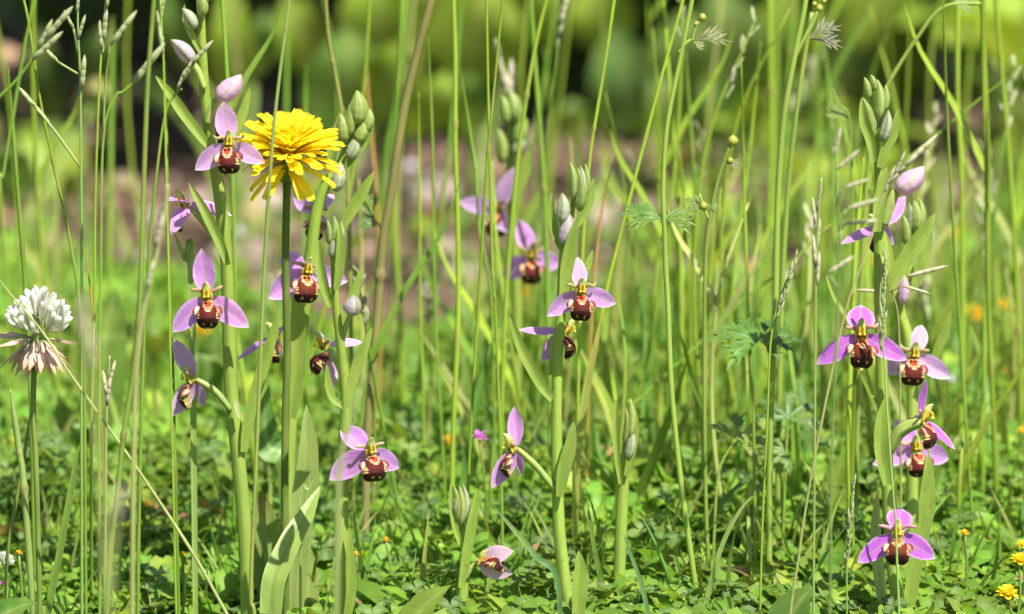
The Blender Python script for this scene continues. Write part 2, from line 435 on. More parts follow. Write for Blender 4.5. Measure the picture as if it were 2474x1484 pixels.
def column_mesh():
    mb = MB()
    P = cr([Vector(p) * .001 for p in ((0, .8, -.8), (0, -1.0, .6), (0, -2.0, 2.2), (0, -2.9, 3.6), (0, -3.9, 4.4), (0, -4.9, 4.9))], 4)
    def c(t, a):
        f = math.cos(a)
        if t < .5: return (.62, .46, .05) if f > -.2 else (.34, .38, .08)
        return lerp3((.42, .46, .07), (.50, .55, .20), t)
    mb.add(*tube(P, lambda t: 0.0001 + .00152 * float(np.interp(t, [0, .25, .5, .72, .88, 1], [.75, 1.0, .95, .62, .32, .05])), 12, c))
    for sx in (-1, 1):                                         # shoulders beside the stigma
        P = cr([Vector((sx * 1.2, -.3, -1.6)) * .001, Vector((sx * 1.75, -1.0, -.4)) * .001, Vector((sx * 1.5, -1.7, 1.0)) * .001], 4)
        mb.add(*tube(P, lambda t: .0006 * (1 - .4 * t), 7, (.55, .50, .07)))
    P = cr([Vector((-1.5, -1.6, -.9)) * .001, Vector((0, -2.3, -.6)) * .001, Vector((1.5, -1.6, -.9)) * .001], 4)
    mb.add(*tube(P, .00028, 6, (.16, .07, .02)))
    return mb.mesh('flower', M_COLUMN)
COLUMN = column_mesh()
def poll_mesh(k):
    mb = MB()
    P = cr([Vector(p) * .001 for p in ((.5 * k, -3.0, 2.6), (.7 * k, -4.2, 1.7), (.75 * k, -4.2, .3), (.6 * k, -3.9, -.6))], 4)
    mb.add(*tube(P, lambda t: .00016 if t < .68 else .00016 + .00052 * math.sin(math.pi * (t - .68) / .34), 7, (.80, .60, .04)))
    return mb.mesh('pollinium', M_COLUMN)
POLL = [poll_mesh(-1), poll_mesh(1)]

def facing(yaw, pitch=0):
    y, p = R(yaw), R(pitch)
    return Vector((math.sin(y) * math.cos(p), -math.cos(y) * math.cos(p), math.sin(p)))

def sepal_w(t): return float(np.interp(t, [0, .08, .25, .42, .6, .78, .9, 1], [.34, .54, .90, 1.0, .91, .60, .31, .02]))
def sepal(fl, inv, c, base, tip, L, wd, n, bend, col, name='sepal', cup=.22, seed=0, shade=0):
    r = random.Random(seed)
    a = tip - base; up = n - a.normalized() * n.dot(a.normalized()); up.normalize()
    mid = base + a * .5 + up * (bend * a.length)
    P = cr([base, base + a * .25 + up * bend * .7 * a.length, mid, base + a * .78 + up * bend * .55 * a.length, tip], 3)
    pale = lerp3(col, (.86, .80, .86), .5); dk = lerp3(col, (.50, .14, .58), .3)
    def f(t, s):
        k = abs(s)
        cc = lerp3(col, dk, .35 * max(0, 1 - t * 1.4))
        vein = .5 + .5 * math.cos(s * 17 + 1.5 * math.sin(4 * t + seed))
        cc = lerp3(cc, dk, .18 * vein)
        if k > .78: cc = lerp3(cc, pale, .6)
        if t > .82: cc = lerp3(cc, (.72, .72, .56), (t - .82) / .18 * .7)
        if k < .07: cc = lerp3(cc, (.42, .42, .22), .55)
        return cc
    mb = MB(); mb.add(*blade(P, lambda t: wd * sepal_w(t), n, cup=cup, nv=15, col=f, wave=.05, edge=r.uniform(-.2, .25), seed=seed))
    o = obj(name, mb.mesh(name, M_SEPAL, origin=c, inv=inv), fl)
    return o

_fseed = [0]
def flower(root, x, y, Y, yaw, pitch, roll, seps, k=0, s=1.0, col=(.60, .27, .68), lip_tilt=0, lip_dz=0, lip_dy=0, petal=1.0, pol=True, petcol=(.52, .30, .28), lip_on=True):
    """x, y: where sepals, column and lip meet in the photo; seps: tips (x, y, depth sign, width factor, normal yaw or None)"""
    _fseed[0] += 1; seed = _fseed[0]; r = random.Random(seed)
    c = px(x, y, Y); f = facing(yaw, pitch)
    zz = Vector((0, 0, 1)); X = (-f).cross(zz).normalized(); Z = X.cross(-f).normalized()
    Rm = Matrix((X, -f, Z)).transposed() @ Matrix.Rotation(R(roll), 3, 'Y')
    fl = obj('flower', COLUMN, root, c - Vector(root.location), Rm.to_euler(), s)
    inv = (1 / s) * Rm.transposed()
    L = .0158 * s
    names = ['dorsal', 'left', 'right']
    for i, sp in enumerate(seps):
        tx, ty = sp[0], sp[1]; sg = sp[2] if len(sp) > 2 else 1; wf = sp[3] if len(sp) > 3 else 1; ny = sp[4] if len(sp) > 4 else None
        tp = px(tx, ty, Y); d = tp - c; pl = d.length
        dep = math.sqrt(max(0, L * L - pl * pl)); dep = min(dep, .75 * L)
        tp = px(tx, ty, Y + sg * dep)
        n = f if ny is None else facing(ny[0], ny[1])
        base = c + (tp - c).normalized() * .0012 * s - f * .0008
        sepal(fl, inv, c, base, tp, L, .0084 * s * wf, n, r.uniform(-.07, .09), jit(col, r, .08), seed=seed * 7 + i, cup=r.uniform(.08, .42))
    if petal:
        for sx in (-1, 1):                                     # the two small side petals
            mb = MB(); q = [Vector(p) * .001 * petal for p in ((sx * .8, 0, 1.2), (sx * 2.6, -.9, 2.0 + r.uniform(-.3, .5)), (sx * 4.4, -1.5, 2.3 + r.uniform(-.6, .9)), (sx * 5.6, -1.1, 2.4 + r.uniform(-.8, 1.2)))]
            mb.add(*tube(cr(q, 3), lambda t: .00068 * float(np.interp(t, [0, .2, .7, .92, 1], [1.1, 1.15, .85, .7, .25])), 8, lambda t, a: lerp3(petcol, lerp3(petcol, (.6, .55, .25), .5), t if math.cos(a) > 0 else 0), flat=.55))
            obj('petal', mb.mesh('petal', M_SEPAL), fl)
    if lip_on:
        obj('lip', LIPS[k + 3 * (seed % 3)], fl, (0, -.0010 + lip_dy * .001, -.0064 + lip_dz * .001), (R(-8 + lip_tilt + r.uniform(-6, 6)), r.uniform(-.12, .12), r.uniform(-.15, .15)), (1.06 * r.uniform(.94, 1.06), 1.0, 1.04 * r.uniform(.94, 1.07)))
    if pol:
        for p in POLL:
            obj('pollinium', p, fl)
    return fl

def bract(root, pts, w, Y, yaw=0, pitch=15, cup=.5, name='bract', col=G_BRACT, tipcol=None, dY=0, mat=None, prof=None, nv=11, lines=True, fold=1.0):
    """pts: photo points base to tip; w: widest width in photo pixels"""
    P = cr([px(p[0], p[1], Y + (p[2] if len(p) > 2 else 0) + dY) for p in pts], 5)
    wd = w * mpp(Y)
    pr = prof or ([0, .1, .35, .6, .82, .94, 1], [.55, .72, .96, 1.0, .70, .36, .04])
    pale = lerp3(col, G_PALE, .55)
    def f(t, s):
        c = lerp3(col, pale, .25 * (abs(s) > .8))
        if lines: c = lerp3(c, pale, .35 * (.5 + .5 * math.cos(s * 22)))
        if abs(s) < .12: c = mul3(c, .82)
        if t > .9: c = lerp3(c, tipcol or (.45, .48, .16), (t - .9) * 6)
        elif tipcol and t > .55: c = lerp3(c, tipcol, (t - .55) * (1.2 if abs(s) < .6 else 2.2))
        return c
    mb = MB(); mb.add(*blade(P, lambda t: wd * float(np.interp(t, *pr)), facing(yaw, pitch), cup=cup, nv=nv, col=f, wave=.02, seed=pts[0][0]))
    return part(name, mb, mat or M_BRACT, root)

def bud(root, b, t, w, Y, kind='green', dY=0):
    """an unopened flower: three closed sepals round an axis from b to t"""
    A = px(b[0], b[1], Y + dY); B = px(t[0], t[1], Y + dY); wd = w * .92 * mpp(Y) / 2
    base, keel = {'green': ((.30, .40, .09), (.46, .54, .22)), 'white': ((.54, .58, .42), (.28, .37, .10)), 'pink': ((.74, .52, .70), (.50, .48, .30)),
                  'violet': ((.58, .49, .55), (.30, .37, .13))}[kind]
    ax = (B - A); bend = Vector((ax.z, 0, -ax.x)) * .06
    P = cr([A, A + ax * .33 + bend, A + ax * .66 + bend, B], 5)
    r = random.Random(int(b[0] * 3 + b[1])); ph = r.uniform(0, 6)
    def c(tt, a):
        q = math.cos(1.5 * (a + ph)); k = abs(q)
        cc = base if k > .24 else keel
        if kind in ('white', 'pink', 'violet'):
            cc = lerp3(cc, keel, .28 * (math.cos(a * 12 + ph) > .55))
            if tt < .12 or tt > .9: cc = lerp3(cc, keel, .6)
        else: cc = lerp3(cc, keel, .4 * (math.cos(a * 9) > .4))
        return cc
    mb = MB(); mb.add(*tube(P, lambda q: wd * float(np.interp(q, [0, .06, .2, .45, .68, .85, .95, 1], [.30, .60, .92, 1.0, .80, .47, .22, .03])), 30, c, ribs=3, nh=Vector((.3, -1, .1))))
    return part('bud', mb, M_SEPAL if kind in ('pink', 'violet', 'white') else M_BRACT, root)

def ovary(root, a, b, w, Y, dA=0, dB=0, mid=None, col=(.34, .45, .09)):
    A = px(a[0], a[1], Y + dA); B = px(b[0], b[1], Y + dB)
    m = px(mid[0], mid[1], Y + (dA + dB) / 2) if mid else A.lerp(B, .5) + Vector((0, 0, .0012))
    wd = w * mpp(Y) / 2; hi = lerp3(col, (.58, .66, .30), .4)
    mb = MB(); mb.add(*tube(cr([A, m, B], 6), lambda t: wd * float(np.interp(t, [0, .2, .6, .9, 1], [.7, .9, 1.0, .85, .6])), 18, lambda t, a: hi if math.cos(a * 6 + 3 * t) > .35 else col, ribs=6))
    return part('ovary', mb, M_STEM, root)

def orchid(pts, Y, widths, label, group=None):
    P = stem_path(pts, Y); g = P[-1]
    root = thing('bee_orchid', Vector((g.x, g.y, hgt(g.x, g.y))), label, 'orchid', group)
    Q = cr(P, 6); ws = [wd * mpp(Y) / 2 for wd in widths]
    xs = np.linspace(0, 1, len(ws))
    r = random.Random(int(pts[0][0]))
    mb = MB(); mb.add(*tube(Q, lambda t: float(np.interp(t, xs, ws)), 14, lambda t, a: jit(lerp3(G_STEM, (.31, .43, .085), t), r, .03), ribs=5))
    part('stem', mb, M_STEM, root)
    return root

PALE = (.68, .40, .75); MID = (.68, .31, .76); VIV = (.58, .145, .72)

# --- tall orchid left of the yellow flower
A = orchid([(483, -60), (485, 20), (488, 120), (496, 240), (510, 340), (528, 450), (541, 560), (549, 660), (553, 800), (560, 960), (577, 1120), (592, 1290), (598, 1484)], 0.0,
           [14, 18, 22, 24, 27, 29, 29, 28, 29, 31, 32, 33, 33, 30, 34], 'tall bee orchid with four open pink flowers left of the yellow flower')
for b, t, wd, kd in (((490, 40), (478, -30), 32, 'green'), ((470, 70), (440, 20), 36, 'white'), ((500, 5), (498, -60), 26, 'green'), ((466, 152), (412, 96), 42, 'violet'), ((524, 240), (583, 180), 56, 'pink')):
    bud(A, b, t, wd, -.006, kd)
ovary(A, (500, 300), (526, 236), 20, -.003); ovary(A, (494, 215), (464, 150), 18, -.003)
bract(A, [(502, 352), (480, 322), (445, 275), (410, 225), (376, 184)], 27, 0, -25, 35, .35, dY=-.004)
bract(A, [(562, 360), (573, 310), (590, 262), (604, 212)], 23, 0, 10, 10, .55, dY=.004)
bract(A, [(488, 130), (470, 95), (450, 50), (446, 10)], 18, 0, -20, 20, .4, dY=-.002)
bract(A, [(551, 640), (531, 585), (495, 510), (455, 441)], 25, 0, -10, 25, .5, dY=-.008)
bract(A, [(588, 1092), (598, 1020), (630, 900), (656, 815), (674, 752)], 32, 0, 25, 10, .35, dY=-.003)
bract(A, [(580, 1010), (574, 990), (570, 975), (567, 965)], 14, 0, 20, 20, .5, dY=-.006, col=(.5, .56, .3))
flower(A, 553, 347, -.009, 4, 8, 2, [(540, 244, 1, 1.02), (471, 411, 1, .92), (640, 394, 1, .85)], 0, .97, PALE, petcol=(.55, .48, .26))
flower(A, 450, 492, .010, -75, 5, 8, [(398, 488, -1, .7, (-20, 70)), (414, 567, -1, .75, (-10, 30)), (560, 522, 1, .95, (10, 60))], 0, .95, MID)
ovary(A, (536, 600), (460, 500), 19, .004, 0, .006)
flower(A, 500, 716, -.011, 0, 10, -3, [(487, 600, 1, .98), (417, 803, 1, .95), (602, 791, 1, 1.0)], 0, 1.04, MID, petcol=(.55, .33, .24))
ovary(A, (548, 770), (508, 720), 18, -.005)
flower(A, 466, 916, -.002, -100, 5, 0, [(420, 818, -1, .85, (-15, 20)), (415, 1006, -1, .85, (-10, 20)), (492, 985, 1, .5, (20, 10))], 2, .98, PALE, petcol=(.55, .42, .34))
ovary(A, (558, 992), (472, 916), 18, -.002, 0, 0, (520, 946), (.24, .35, .07))

# --- orchid behind the yellow flower
B = orchid([(858, 250), (845, 330), (815, 410), (790, 440), (768, 500), (752, 604), (736, 740), (718, 880), (704, 1000), (697, 1150), (694, 1300), (694, 1484)], .045,
           [12, 16, 20, 24, 27, 28, 28, 29, 29, 28, 28, 28], 'stout bee orchid with a fat green bud spike behind the yellow flower')
for b, t, wd, kd in (((862, 300), (862, 218), 52, 'green'), ((880, 320), (893, 262), 34, 'green'), ((838, 330), (846, 250), 36, 'green'), ((862, 345), (884, 280), 40, 'green'), ((828, 345), (822, 275), 38, 'green'), ((842, 385), (864, 325), 36, 'white'), ((810, 462), (822, 390), 36, 'white')):
    bud(B, b, t, wd, .04, kd)
bract(B, [(828, 548), (845, 515), (875, 465), (903, 415)], 30, .045, 15, 15, .35)
bract(B, [(838, 405), (855, 375), (880, 340), (902, 300)], 26, .04, 15, 15, .4)
bract(B, [(800, 400), (806, 350), (825, 300), (832, 258)], 32, .04, -15, 15, .4)
flower(B, 765, 515, .055, -20, 5, 0, [(806, 470, 1, .7), (709, 476, 1, .75), (800, 555, 1, .7)], 1, .9, PALE, pol=False)
flower(B, 742, 655, .03, 12, 6, 8, [(676, 617, 1, .95), (648, 722, 1, 1.1), (840, 680, 1, .9)], 1, 1.05, MID)
flower(B, 668, 808, .06, -60, 0, 0, [(700, 770, 1, .7), (571, 871, -1, .55, (-40, 50)), (672, 860, 1, .6)], 0, .95, MID, pol=False)
bract(B, [(704, 1010), (714, 930), (722, 830), (720, 740), (713, 672)], 40, .035, -10, 12, .3)
bract(B, [(655, 1484), (664, 1400, .003), (702, 1310, .010), (742, 1240, .018), (773, 1176, .026)], 62, -.02, -14, 20, .2, 'leaf', (.22, .33, .06), nv=19, prof=([0, .3, .55, .75, .9, 1], [.9, 1, .9, .66, .34, .03]))
bract(B, [(702, 1530), (712, 1400), (728, 1250), (745, 1100), (740, 978)], 62, .02, 5, 15, .22, 'leaf', (.25, .35, .10), nv=19, prof=([0, .3, .6, .8, .92, 1], [.8, 1, .98, .72, .4, .03]))
bract(B, [(680, 1510), (672, 1400), (652, 1300), (632, 1230), (628, 1186)], 60, .03, 20, 10, .35, 'leaf', (.17, .26, .06), (.20, .10, .04), nv=15)
bract(B, [(655, 1540), (648, 1440), (632, 1330), (620, 1240)], 52, .04, 0, 15, .3, 'leaf', (.25, .34, .10), nv=15)
bract(B, [(750, 1530), (752, 1450), (745, 1370), (738, 1300)], 40, .03, 15, 15, .3, 'leaf', (.27, .35, .10), nv=13)

# --- shorter orchid in front, right of the stout one
Cc = orchid([(806, 530), (806, 640), (812, 740), (826, 860), (836, 980), (830, 1090), (827, 1200), (824, 1484)], -.03,
            [10, 14, 18, 22, 26, 29, 30, 30, 30], 'bee orchid with a round mauve bud, right of the stout spike')
for b, t, wd, kd in (((806, 590), (806, 520), 26, 'green'), ((818, 600), (824, 535), 22, 'green'), ((796, 590), (790, 530), 22, 'green'), ((800, 622), (806, 560), 26, 'white'), ((846, 762), (852, 712), 48, 'violet')):
    bud(Cc, b, t, wd, -.034, kd)
bract(Cc, [(800, 742), (784, 690), (772, 630), (770, 580)], 26, -.034, -10, 12, .5)
bract(Cc, [(812, 700), (820, 650), (823, 590), (818, 545)], 24, -.036, 10, 12, .5)
bract(Cc, [(828, 790), (842, 745), (858, 700), (871, 652)], 26, -.026, 15, 15, .4)
ovary(Cc, (822, 852), (845, 760), 14, -.03)
bract(Cc, [(836, 985), (850, 920), (872, 860), (898, 792)], 30, -.05, 20, 15, .35)
bract(Cc, [(832, 985), (802, 960), (792, 920), (790, 880)], 20, -.05, 20, 15, .35)
bract(Cc, [(830, 1530), (846, 1440), (846, 1360), (842, 1276)], 28, -.035, 20, 12, .4)
flower(Cc, 786, 836, -.018, -62, 8, -4, [(770, 800, -1, .25, (-60, 0)), (806, 938, -1, .75, (30, 10)), (876, 827, 1, .55, (10, 50))], 0, 1.0, PALE, lip_tilt=-30)
ovary(Cc, (832, 920), (795, 842), 18, -.022)
flower(Cc, 893, 1090, -.038, 22, 8, -6, [(823, 1032, 1, 1.0), (796, 1160, 1, 1.15), (964, 1131, 1, .9)], 2, 1.0, MID, petcol=(.58, .44, .34))
ovary(Cc, (834, 1130), (885, 1096), 18, -.03, 0, -.006)

# --- blurred pair in the middle distance
D = orchid([(1232, 230), (1235, 330), (1232, 430), (1240, 560), (1247, 700), (1250, 850), (1246, 980)], .22,
           [12, 20, 22, 24, 24, 24, 24], 'far bee orchid with a tall pale bud spike behind the meadow stems')
for b, t, wd, kd in (((1222, 300), (1212, 230), 34, 'green'), ((1248, 300), (1242, 225), 34, 'green'), ((1238, 290), (1230, 215), 36, 'green'), ((1250, 350), (1260, 270), 40, 'green'), ((1244, 375), (1262, 310), 34, 'white'), ((1212, 395), (1204, 310), 34, 'green')):
    bud(D, b, t, wd, .215, kd)
bract(D, [(1245, 500), (1256, 450), (1270, 410), (1276, 362)], 26, .21, 10, 15, .4)
bract(D, [(1250, 580), (1270, 530), (1290, 490), (1302, 462)], 24, .22, 10, 15, .4)
bract(D, [(1240, 760), (1222, 700), (1205, 640), (1198, 590)], 22, .22, 10, 15, .4)
flower(D, 1204, 505, .205, -38, 10, -8, [(1243, 404, 1, .95), (1108, 487, 1, .8), (1228, 560, -1, .85)], 0, 1.05, PALE)
flower(D, 1284, 618, .19, 12, 10, 4, [(1254, 530, 1, .9), (1216, 672, 1, 1.05), (1352, 640, 1, .95)], 0, 1.02, MID, petcol=(.5, .4, .2))

# --- orchid in the middle
Fo = orchid([(1395, 430), (1380, 520), (1362, 600), (1358, 680), (1355, 767), (1347, 863), (1345, 988), (1346, 1139), (1352, 1290), (1366, 1416), (1377, 1484)], 0.0,
            [10, 14, 18, 21, 23, 24, 24, 27, 28, 29, 30, 30], 'single straight bee orchid in the middle with one front-facing flower at its top')
for b, t, wd, kd in (((1400, 510), (1396, 405), 34, 'green'), ((1384, 480), (1378, 392), 26, 'green'), ((1412, 480), (1414, 395), 22, 'green'), ((1408, 490), (1402, 400), 24, 'white'), ((1356, 540), (1358, 466), 38, 'white'), ((1360, 592), (1372, 512), 46, 'violet')):
    bud(Fo, b, t, wd, -.004, kd)
bract(Fo, [(1355, 602), (1342, 560), (1333, 515), (1334, 466)], 22, -.002, -12, 12, .5)
bract(Fo, [(1390, 548), (1408, 520), (1424, 480), (1434, 430)], 22, -.004, 12, 12, .5)
bract(Fo, [(1360, 720), (1368, 650), (1380, 590), (1388, 535)], 34, -.008, 12, 12, .45)
bract(Fo, [(1406, 690), (1414, 655), (1422, 635), (1432, 604)], 18, .0, 10, 12, .4)
bract(Fo, [(1334, 966), (1305, 925), (1262, 845), (1230, 760)], 28, -.003, -15, 30, .35)
bract(Fo, [(1352, 1200), (1360, 1140), (1376, 1080), (1386, 1018)], 34, -.005, 12, 12, .4)
bract(Fo, [(1392, 1530), (1398, 1450), (1402, 1390), (1398, 1330)], 38, -.015, 12, 12, .4, 'leaf', nv=15)
flower(Fo, 1403, 703, -.010, 8, 8, 2, [(1396, 621, 1, .72), (1321, 764, 1, .85), (1488, 734, 1, .85)], 0, .97, (.60, .32, .68), petcol=(.46, .44, .16))
flower(Fo, 1364, 800, .004, 72, 0, 5, [(1356, 745, 1, .3), (1253, 797, 1, .55, (0, 50)), (1308, 876, 1, .7, (-20, 10))], 0, .9, MID, pol=True)
ovary(Fo, (1330, 905), (1338, 812), 18, .004)
flower(Fo, 1243, 1083, -.003, -92, 6, 0, [(1243, 981, 1, .72, (-10, 10)), (1188, 1180, -1, .85, (-15, 10)), (1262, 1150, 1, .4, (20, 10))], 0, 1.0, MID, petcol=(.58, .44, .34))
ovary(Fo, (1345, 1190), (1250, 1084), 18, -.003, 0, 0, (1300, 1132), (.27, .38, .07))

# --- small opening orchid low in the clover
Gg = orchid([(1112, 1200), (1116, 1280), (1125, 1330), (1120, 1400), (1112, 1484)], .01, [10, 14, 20, 28, 30, 30], 'short bee orchid with a half-open pale flower low in the clover')
for b, t, wd, kd in (((1105, 1260), (1094, 1170), 22, 'green'), ((1112, 1270), (1110, 1175), 28, 'green'), ((1125, 1260), (1118, 1168), 18, 'white'), ((1098, 1240), (1100, 1178), 20, 'white'), ((1126, 1290), (1136, 1220), 24, 'white')):
    bud(Gg, b, t, wd, .006, kd)
bract(Gg, [(1114, 1420), (1126, 1340), (1142, 1250), (1152, 1182)], 26, .004, 12, 12, .5)
bract(Gg, [(1118, 1330), (1098, 1270), (1090, 1210), (1090, 1165)], 16, .006, 12, 12, .5)
ovary(Gg, (1124, 1400), (1152, 1362), 14, .008)
gf = flower(Gg, 1156, 1358, .006, 60, 5, 0, [(1241, 1332, -1, 1.0, (-15, 30)), (1240, 1386, -1, .95, (10, -15)), (1222, 1350, 1, 1.0, (-30, 0))], 0, .92, (.74, .52, .68), petal=.5, pol=False, lip_tilt=-66, lip_dz=5.2, lip_dy=-6.0)

# --- tight-budded orchid among the grass
H = orchid([(1522, 966), (1520, 1040), (1510, 1120), (1502, 1240), (1498, 1340), (1490, 1484)], .03, [10, 20, 25, 28, 28, 28], 'young bee orchid with a closed bud tip, no open flower')
for b, t, wd, kd in (((1520, 1060), (1522, 962), 28, 'green'), ((1516, 1110), (1524, 1030), 26, 'white'), ((1508, 1070), (1512, 985), 18, 'green')):
    bud(H, b, t, wd, .026, kd)
bract(H, [(1500, 1170), (1492, 1100), (1488, 1030), (1490, 965)], 18, .026, -10, 12, .5)
bract(H, [(1512, 1150), (1526, 1090), (1534, 1030), (1528, 970)], 22, .026, 10, 12, .5)

# --- big orchid at the right
I = orchid([(2112, 200), (2116, 300), (2121, 380), (2124, 470), (2124, 580), (2126, 700), (2128, 820), (2132, 940), (2141, 1090), (2147, 1220), (2155, 1350), (2168, 1440), (2180, 1484)], 0.0,
           [8, 14, 18, 22, 26, 27, 27, 28, 29, 30, 30, 30, 30, 30], 'big bee orchid with vivid violet flowers and a pink bud')
for b, t, wd, kd in (((2098, 240), (2088, 186), 22, 'green'), ((2112, 220), (2104, 180), 22, 'green'), ((2120, 290), (2120, 192), 34, 'green'), ((2134, 270), (2140, 205), 24, 'green'), ((2104, 340), (2084, 235), 34, 'green'), ((2108, 320), (2100, 262), 22, 'white'), ((2130, 342), (2146, 265), 30, 'white'), ((2166, 462), (2233, 402), 58, 'pink')):
    bud(I, b, t, wd, -.005, kd)
bract(I, [(2112, 392), (2104, 340), (2088, 290), (2082, 236)], 26, -.007, -12, 12, .5)
bract(I, [(2124, 405), (2138, 360), (2158, 320), (2169, 264)], 26, -.004, 12, 12, .45)
bract(I, [(2120, 560), (2122, 500), (2132, 450), (2142, 402)], 30, -.01, 5, 12, .5)
ovary(I, (2136, 545), (2165, 460), 26, -.004)
flower(I, 2128, 548, .010, -70, 0, -10, [(2187, 474, 1, .8, (0, 20)), (2031, 590, -1, .65, (-20, 50)), (2160, 592, 1, .6, (30, 10))], 2, .95, MID, pol=False)
bract(I, [(2140, 690), (2150, 650), (2146, 600), (2136, 556)], 20, -.006, 15, 12, .5, col=(.36, .48, .08))
bract(I, [(2150, 690), (2178, 640), (2222, 575), (2259, 516)], 42, -.008, 15, 15, .3, nv=15)
bract(I, [(2062, 790), (2040, 752), (2016, 712), (1996, 664)], 18, .004, 0, 15, .5)
flower(I, 2080, 808, -.012, 2, 12, 0, [(2080, 737, 1, 1.12), (1972, 880, 1, .82), (2192, 870, 1, .82)], 1, 1.12, VIV, petcol=(.58, .34, .30))
ovary(I, (2122, 850), (2086, 812), 16, -.004)
bract(I, [(2110, 960), (2100, 925), (2094, 905), (2090, 880)], 10, -.004, 15, 12, .5)
bract(I, [(2144, 1172), (2130, 1090), (2132, 1020), (2142, 955)], 38, -.010, 0, 12, .5, nv=15)
flower(I, 2228, 1012, -.012, 68, 10, 8, [(2238, 914, -1, .55, (40, 20)), (2308, 1086, -1, .62, (30, 50)), (2205, 1020, 1, .5)], 0, .98, VIV, petcol=(.56, .40, .34))
ovary(I, (2148, 1092), (2226, 1016), 32, -.008, 0, -.004, (2176, 1042))
flower(I, 2168, 1290, -.013, 0, 14, 0, [(2176, 1228, 1, 1.15), (2071, 1360, 1, .9), (2260, 1350, 1, .98)], 1, 1.02, VIV, petal=1.25, petcol=(.62, .32, .46))
ovary(I, (2158, 1330), (2168, 1296), 16, -.004)
bract(I, [(2192, 1484), (2214, 1330), (2238, 1210), (2243, 1090)], 46, .006, 15, 12, .35, nv=17)
bract(I, [(2140, 1530), (2126, 1400), (2116, 1290), (2120, 1190)], 30, .008, -10, 12, .35, col=(.38, .46, .2), nv=13)

# --- orchid behind the big one
J = orchid([(2206, 500), (2204, 600), (2190, 680), (2172, 740), (2192, 815), (2204, 920), (2204, 1050), (2204, 1200), (2200, 1484)], .07,
           [10, 16, 22, 26, 27, 27, 27, 27, 27, 27], 'bee orchid with paler flowers close behind the big one')
for b, t, wd, kd in (((2188, 590), (2182, 520), 28, 'green'), ((2212, 560), (2208, 484), 38, 'green'), ((2226, 550), (2222, 480), 24, 'green'), ((2196, 560), (2196, 490), 22, 'white'), ((2180, 735), (2182, 662), 30, 'pink')):
    bud(J, b, t, wd, .065, kd)
bract(J, [(2206, 700), (2222, 640), (2238, 600), (2246, 545)], 28, .066, 12, 12, .45)
bract(J, [(2252, 880), (2266, 840), (2284, 795), (2298, 748)], 24, .06, 12, 12, .45)
flower(J, 2207, 858, .05, 8, 8, 6, [(2228, 786, 1, .78), (2138, 902, 1, .85), (2297, 914, 1, .9)], 0, 1.02, PALE, petcol=(.5, .40, .24))
flower(J, 2214, 1082, .05, 4, 8, -6, [(2163, 1014, 1, .95), (2108, 1122, 1, .9), (2292, 1110, 1, .95)], 0, 1.02, MID, petcol=(.56, .40, .3))
# ---------------------------------------------------------------- yellow hawkbit
def ray_mesh(k):
    r = random.Random(90 + k); mb = MB(); L = 1.0; nu = 8; nv = 11
    P = [Vector((L * i / nu, 0, [.10, .03, .09][k] * math.sin(math.pi * i / nu) - [.05, .16, .0][k] * (i / nu) ** 2)) for i in range(nu + 1)]
    def c(t, s):
        q = lerp3((.93, .64, .015), (.96, .79, .03), min(1, t * 1.8))
        return lerp3(q, (.88, .64, .01), .25 * (abs(math.sin(s * 7.8)) < .22))
    V, F, C = blade(P, lambda t: .17 * float(np.interp(t, [0, .2, .7, 1], [.4, .75, 1, .92])), Vector((0, 0, 1)), cup=[.35, .15, .5][k], nv=nv, col=c)
    for j in range(nv):                                         # five little teeth at the square tip
        V[nu * nv + j] += Vector(((.0 if j % 2 else -.055) + r.uniform(-.015, .015), 0, 0))
    mb.add(V, F, C); return mb.mesh('petal', M_RAY)
RAYS = [ray_mesh(k) for k in range(3)]
def hawkbit():
    r = random.Random(3); Y = .016
    P = stem_path([(694, 428), (692, 500), (690, 620), (692, 740), (694, 860), (690, 1000), (688, 1200), (690, 1484)], Y)
    g = P[-1]; root = thing('hawkbit', Vector((g.x, g.y, hgt(g.x, g.y))), 'bright yellow dandelion-like flower with toothed rays on a bare stalk coloured dark for shade', 'flower')
    mb = MB(); mb.add(*tube(cr(P, 6), lambda t: (9.5 + 3 * max(0, 1 - t * 14)) * mpp(), 12, (.13, .20, .035))); part('stem', mb, M_STEM, root)  # the flower head's shade is put into the stalk's dark green
    top = P[0]; ax = Vector((.04, -math.sin(R(20)), math.cos(R(20)))).normalized()
    q = ax.to_track_quat('Z', 'X').to_matrix()
    mb = MB(); mb.add(*tube(cr([top - Vector((0, 0, .001)), top + ax * .004, top + ax * .008], 4), lambda t: .002 + .0032 * math.sin(math.pi * min(1, .12 + .6 * t)), 14, lambda t, a: (.12, .18, .04) if math.cos(a * 7) > 0 else (.2, .26, .06)))
    part('calyx', mb, M_STEM, root)
    o = top + ax * .0055 - Vector(root.location)
    n = 176
    for i in range(n):
        e = r.uniform(-24, 8) if i < 17 else (14 + 72 * ((i - 17) / (n - 17)) ** .8 + r.uniform(-9, 9)); az = i * 2.39996 + r.uniform(-.15, .15)
        L = float(np.interp(e, [-34, 0, 25, 45, 65, 88], [.0165, .0200, .0212, .0196, .0172, .0138])) * r.uniform(.86, 1.08)
        m = q @ (Matrix.Rotation(az, 3, 'Z') @ Matrix.Rotation(-R(e), 3, 'Y') @ Matrix.Rotation(r.uniform(-.3, .3), 3, 'X'))
        kk = 1 if e < 12 else (0 if e < 50 else 2)
        obj('petal', RAYS[kk if r.random() < .8 else r.randrange(3)], root, o + m @ Vector((.0008, 0, 0)), m.to_euler(), (L, .0205 * r.uniform(.85, 1.15), L))
hawkbit()

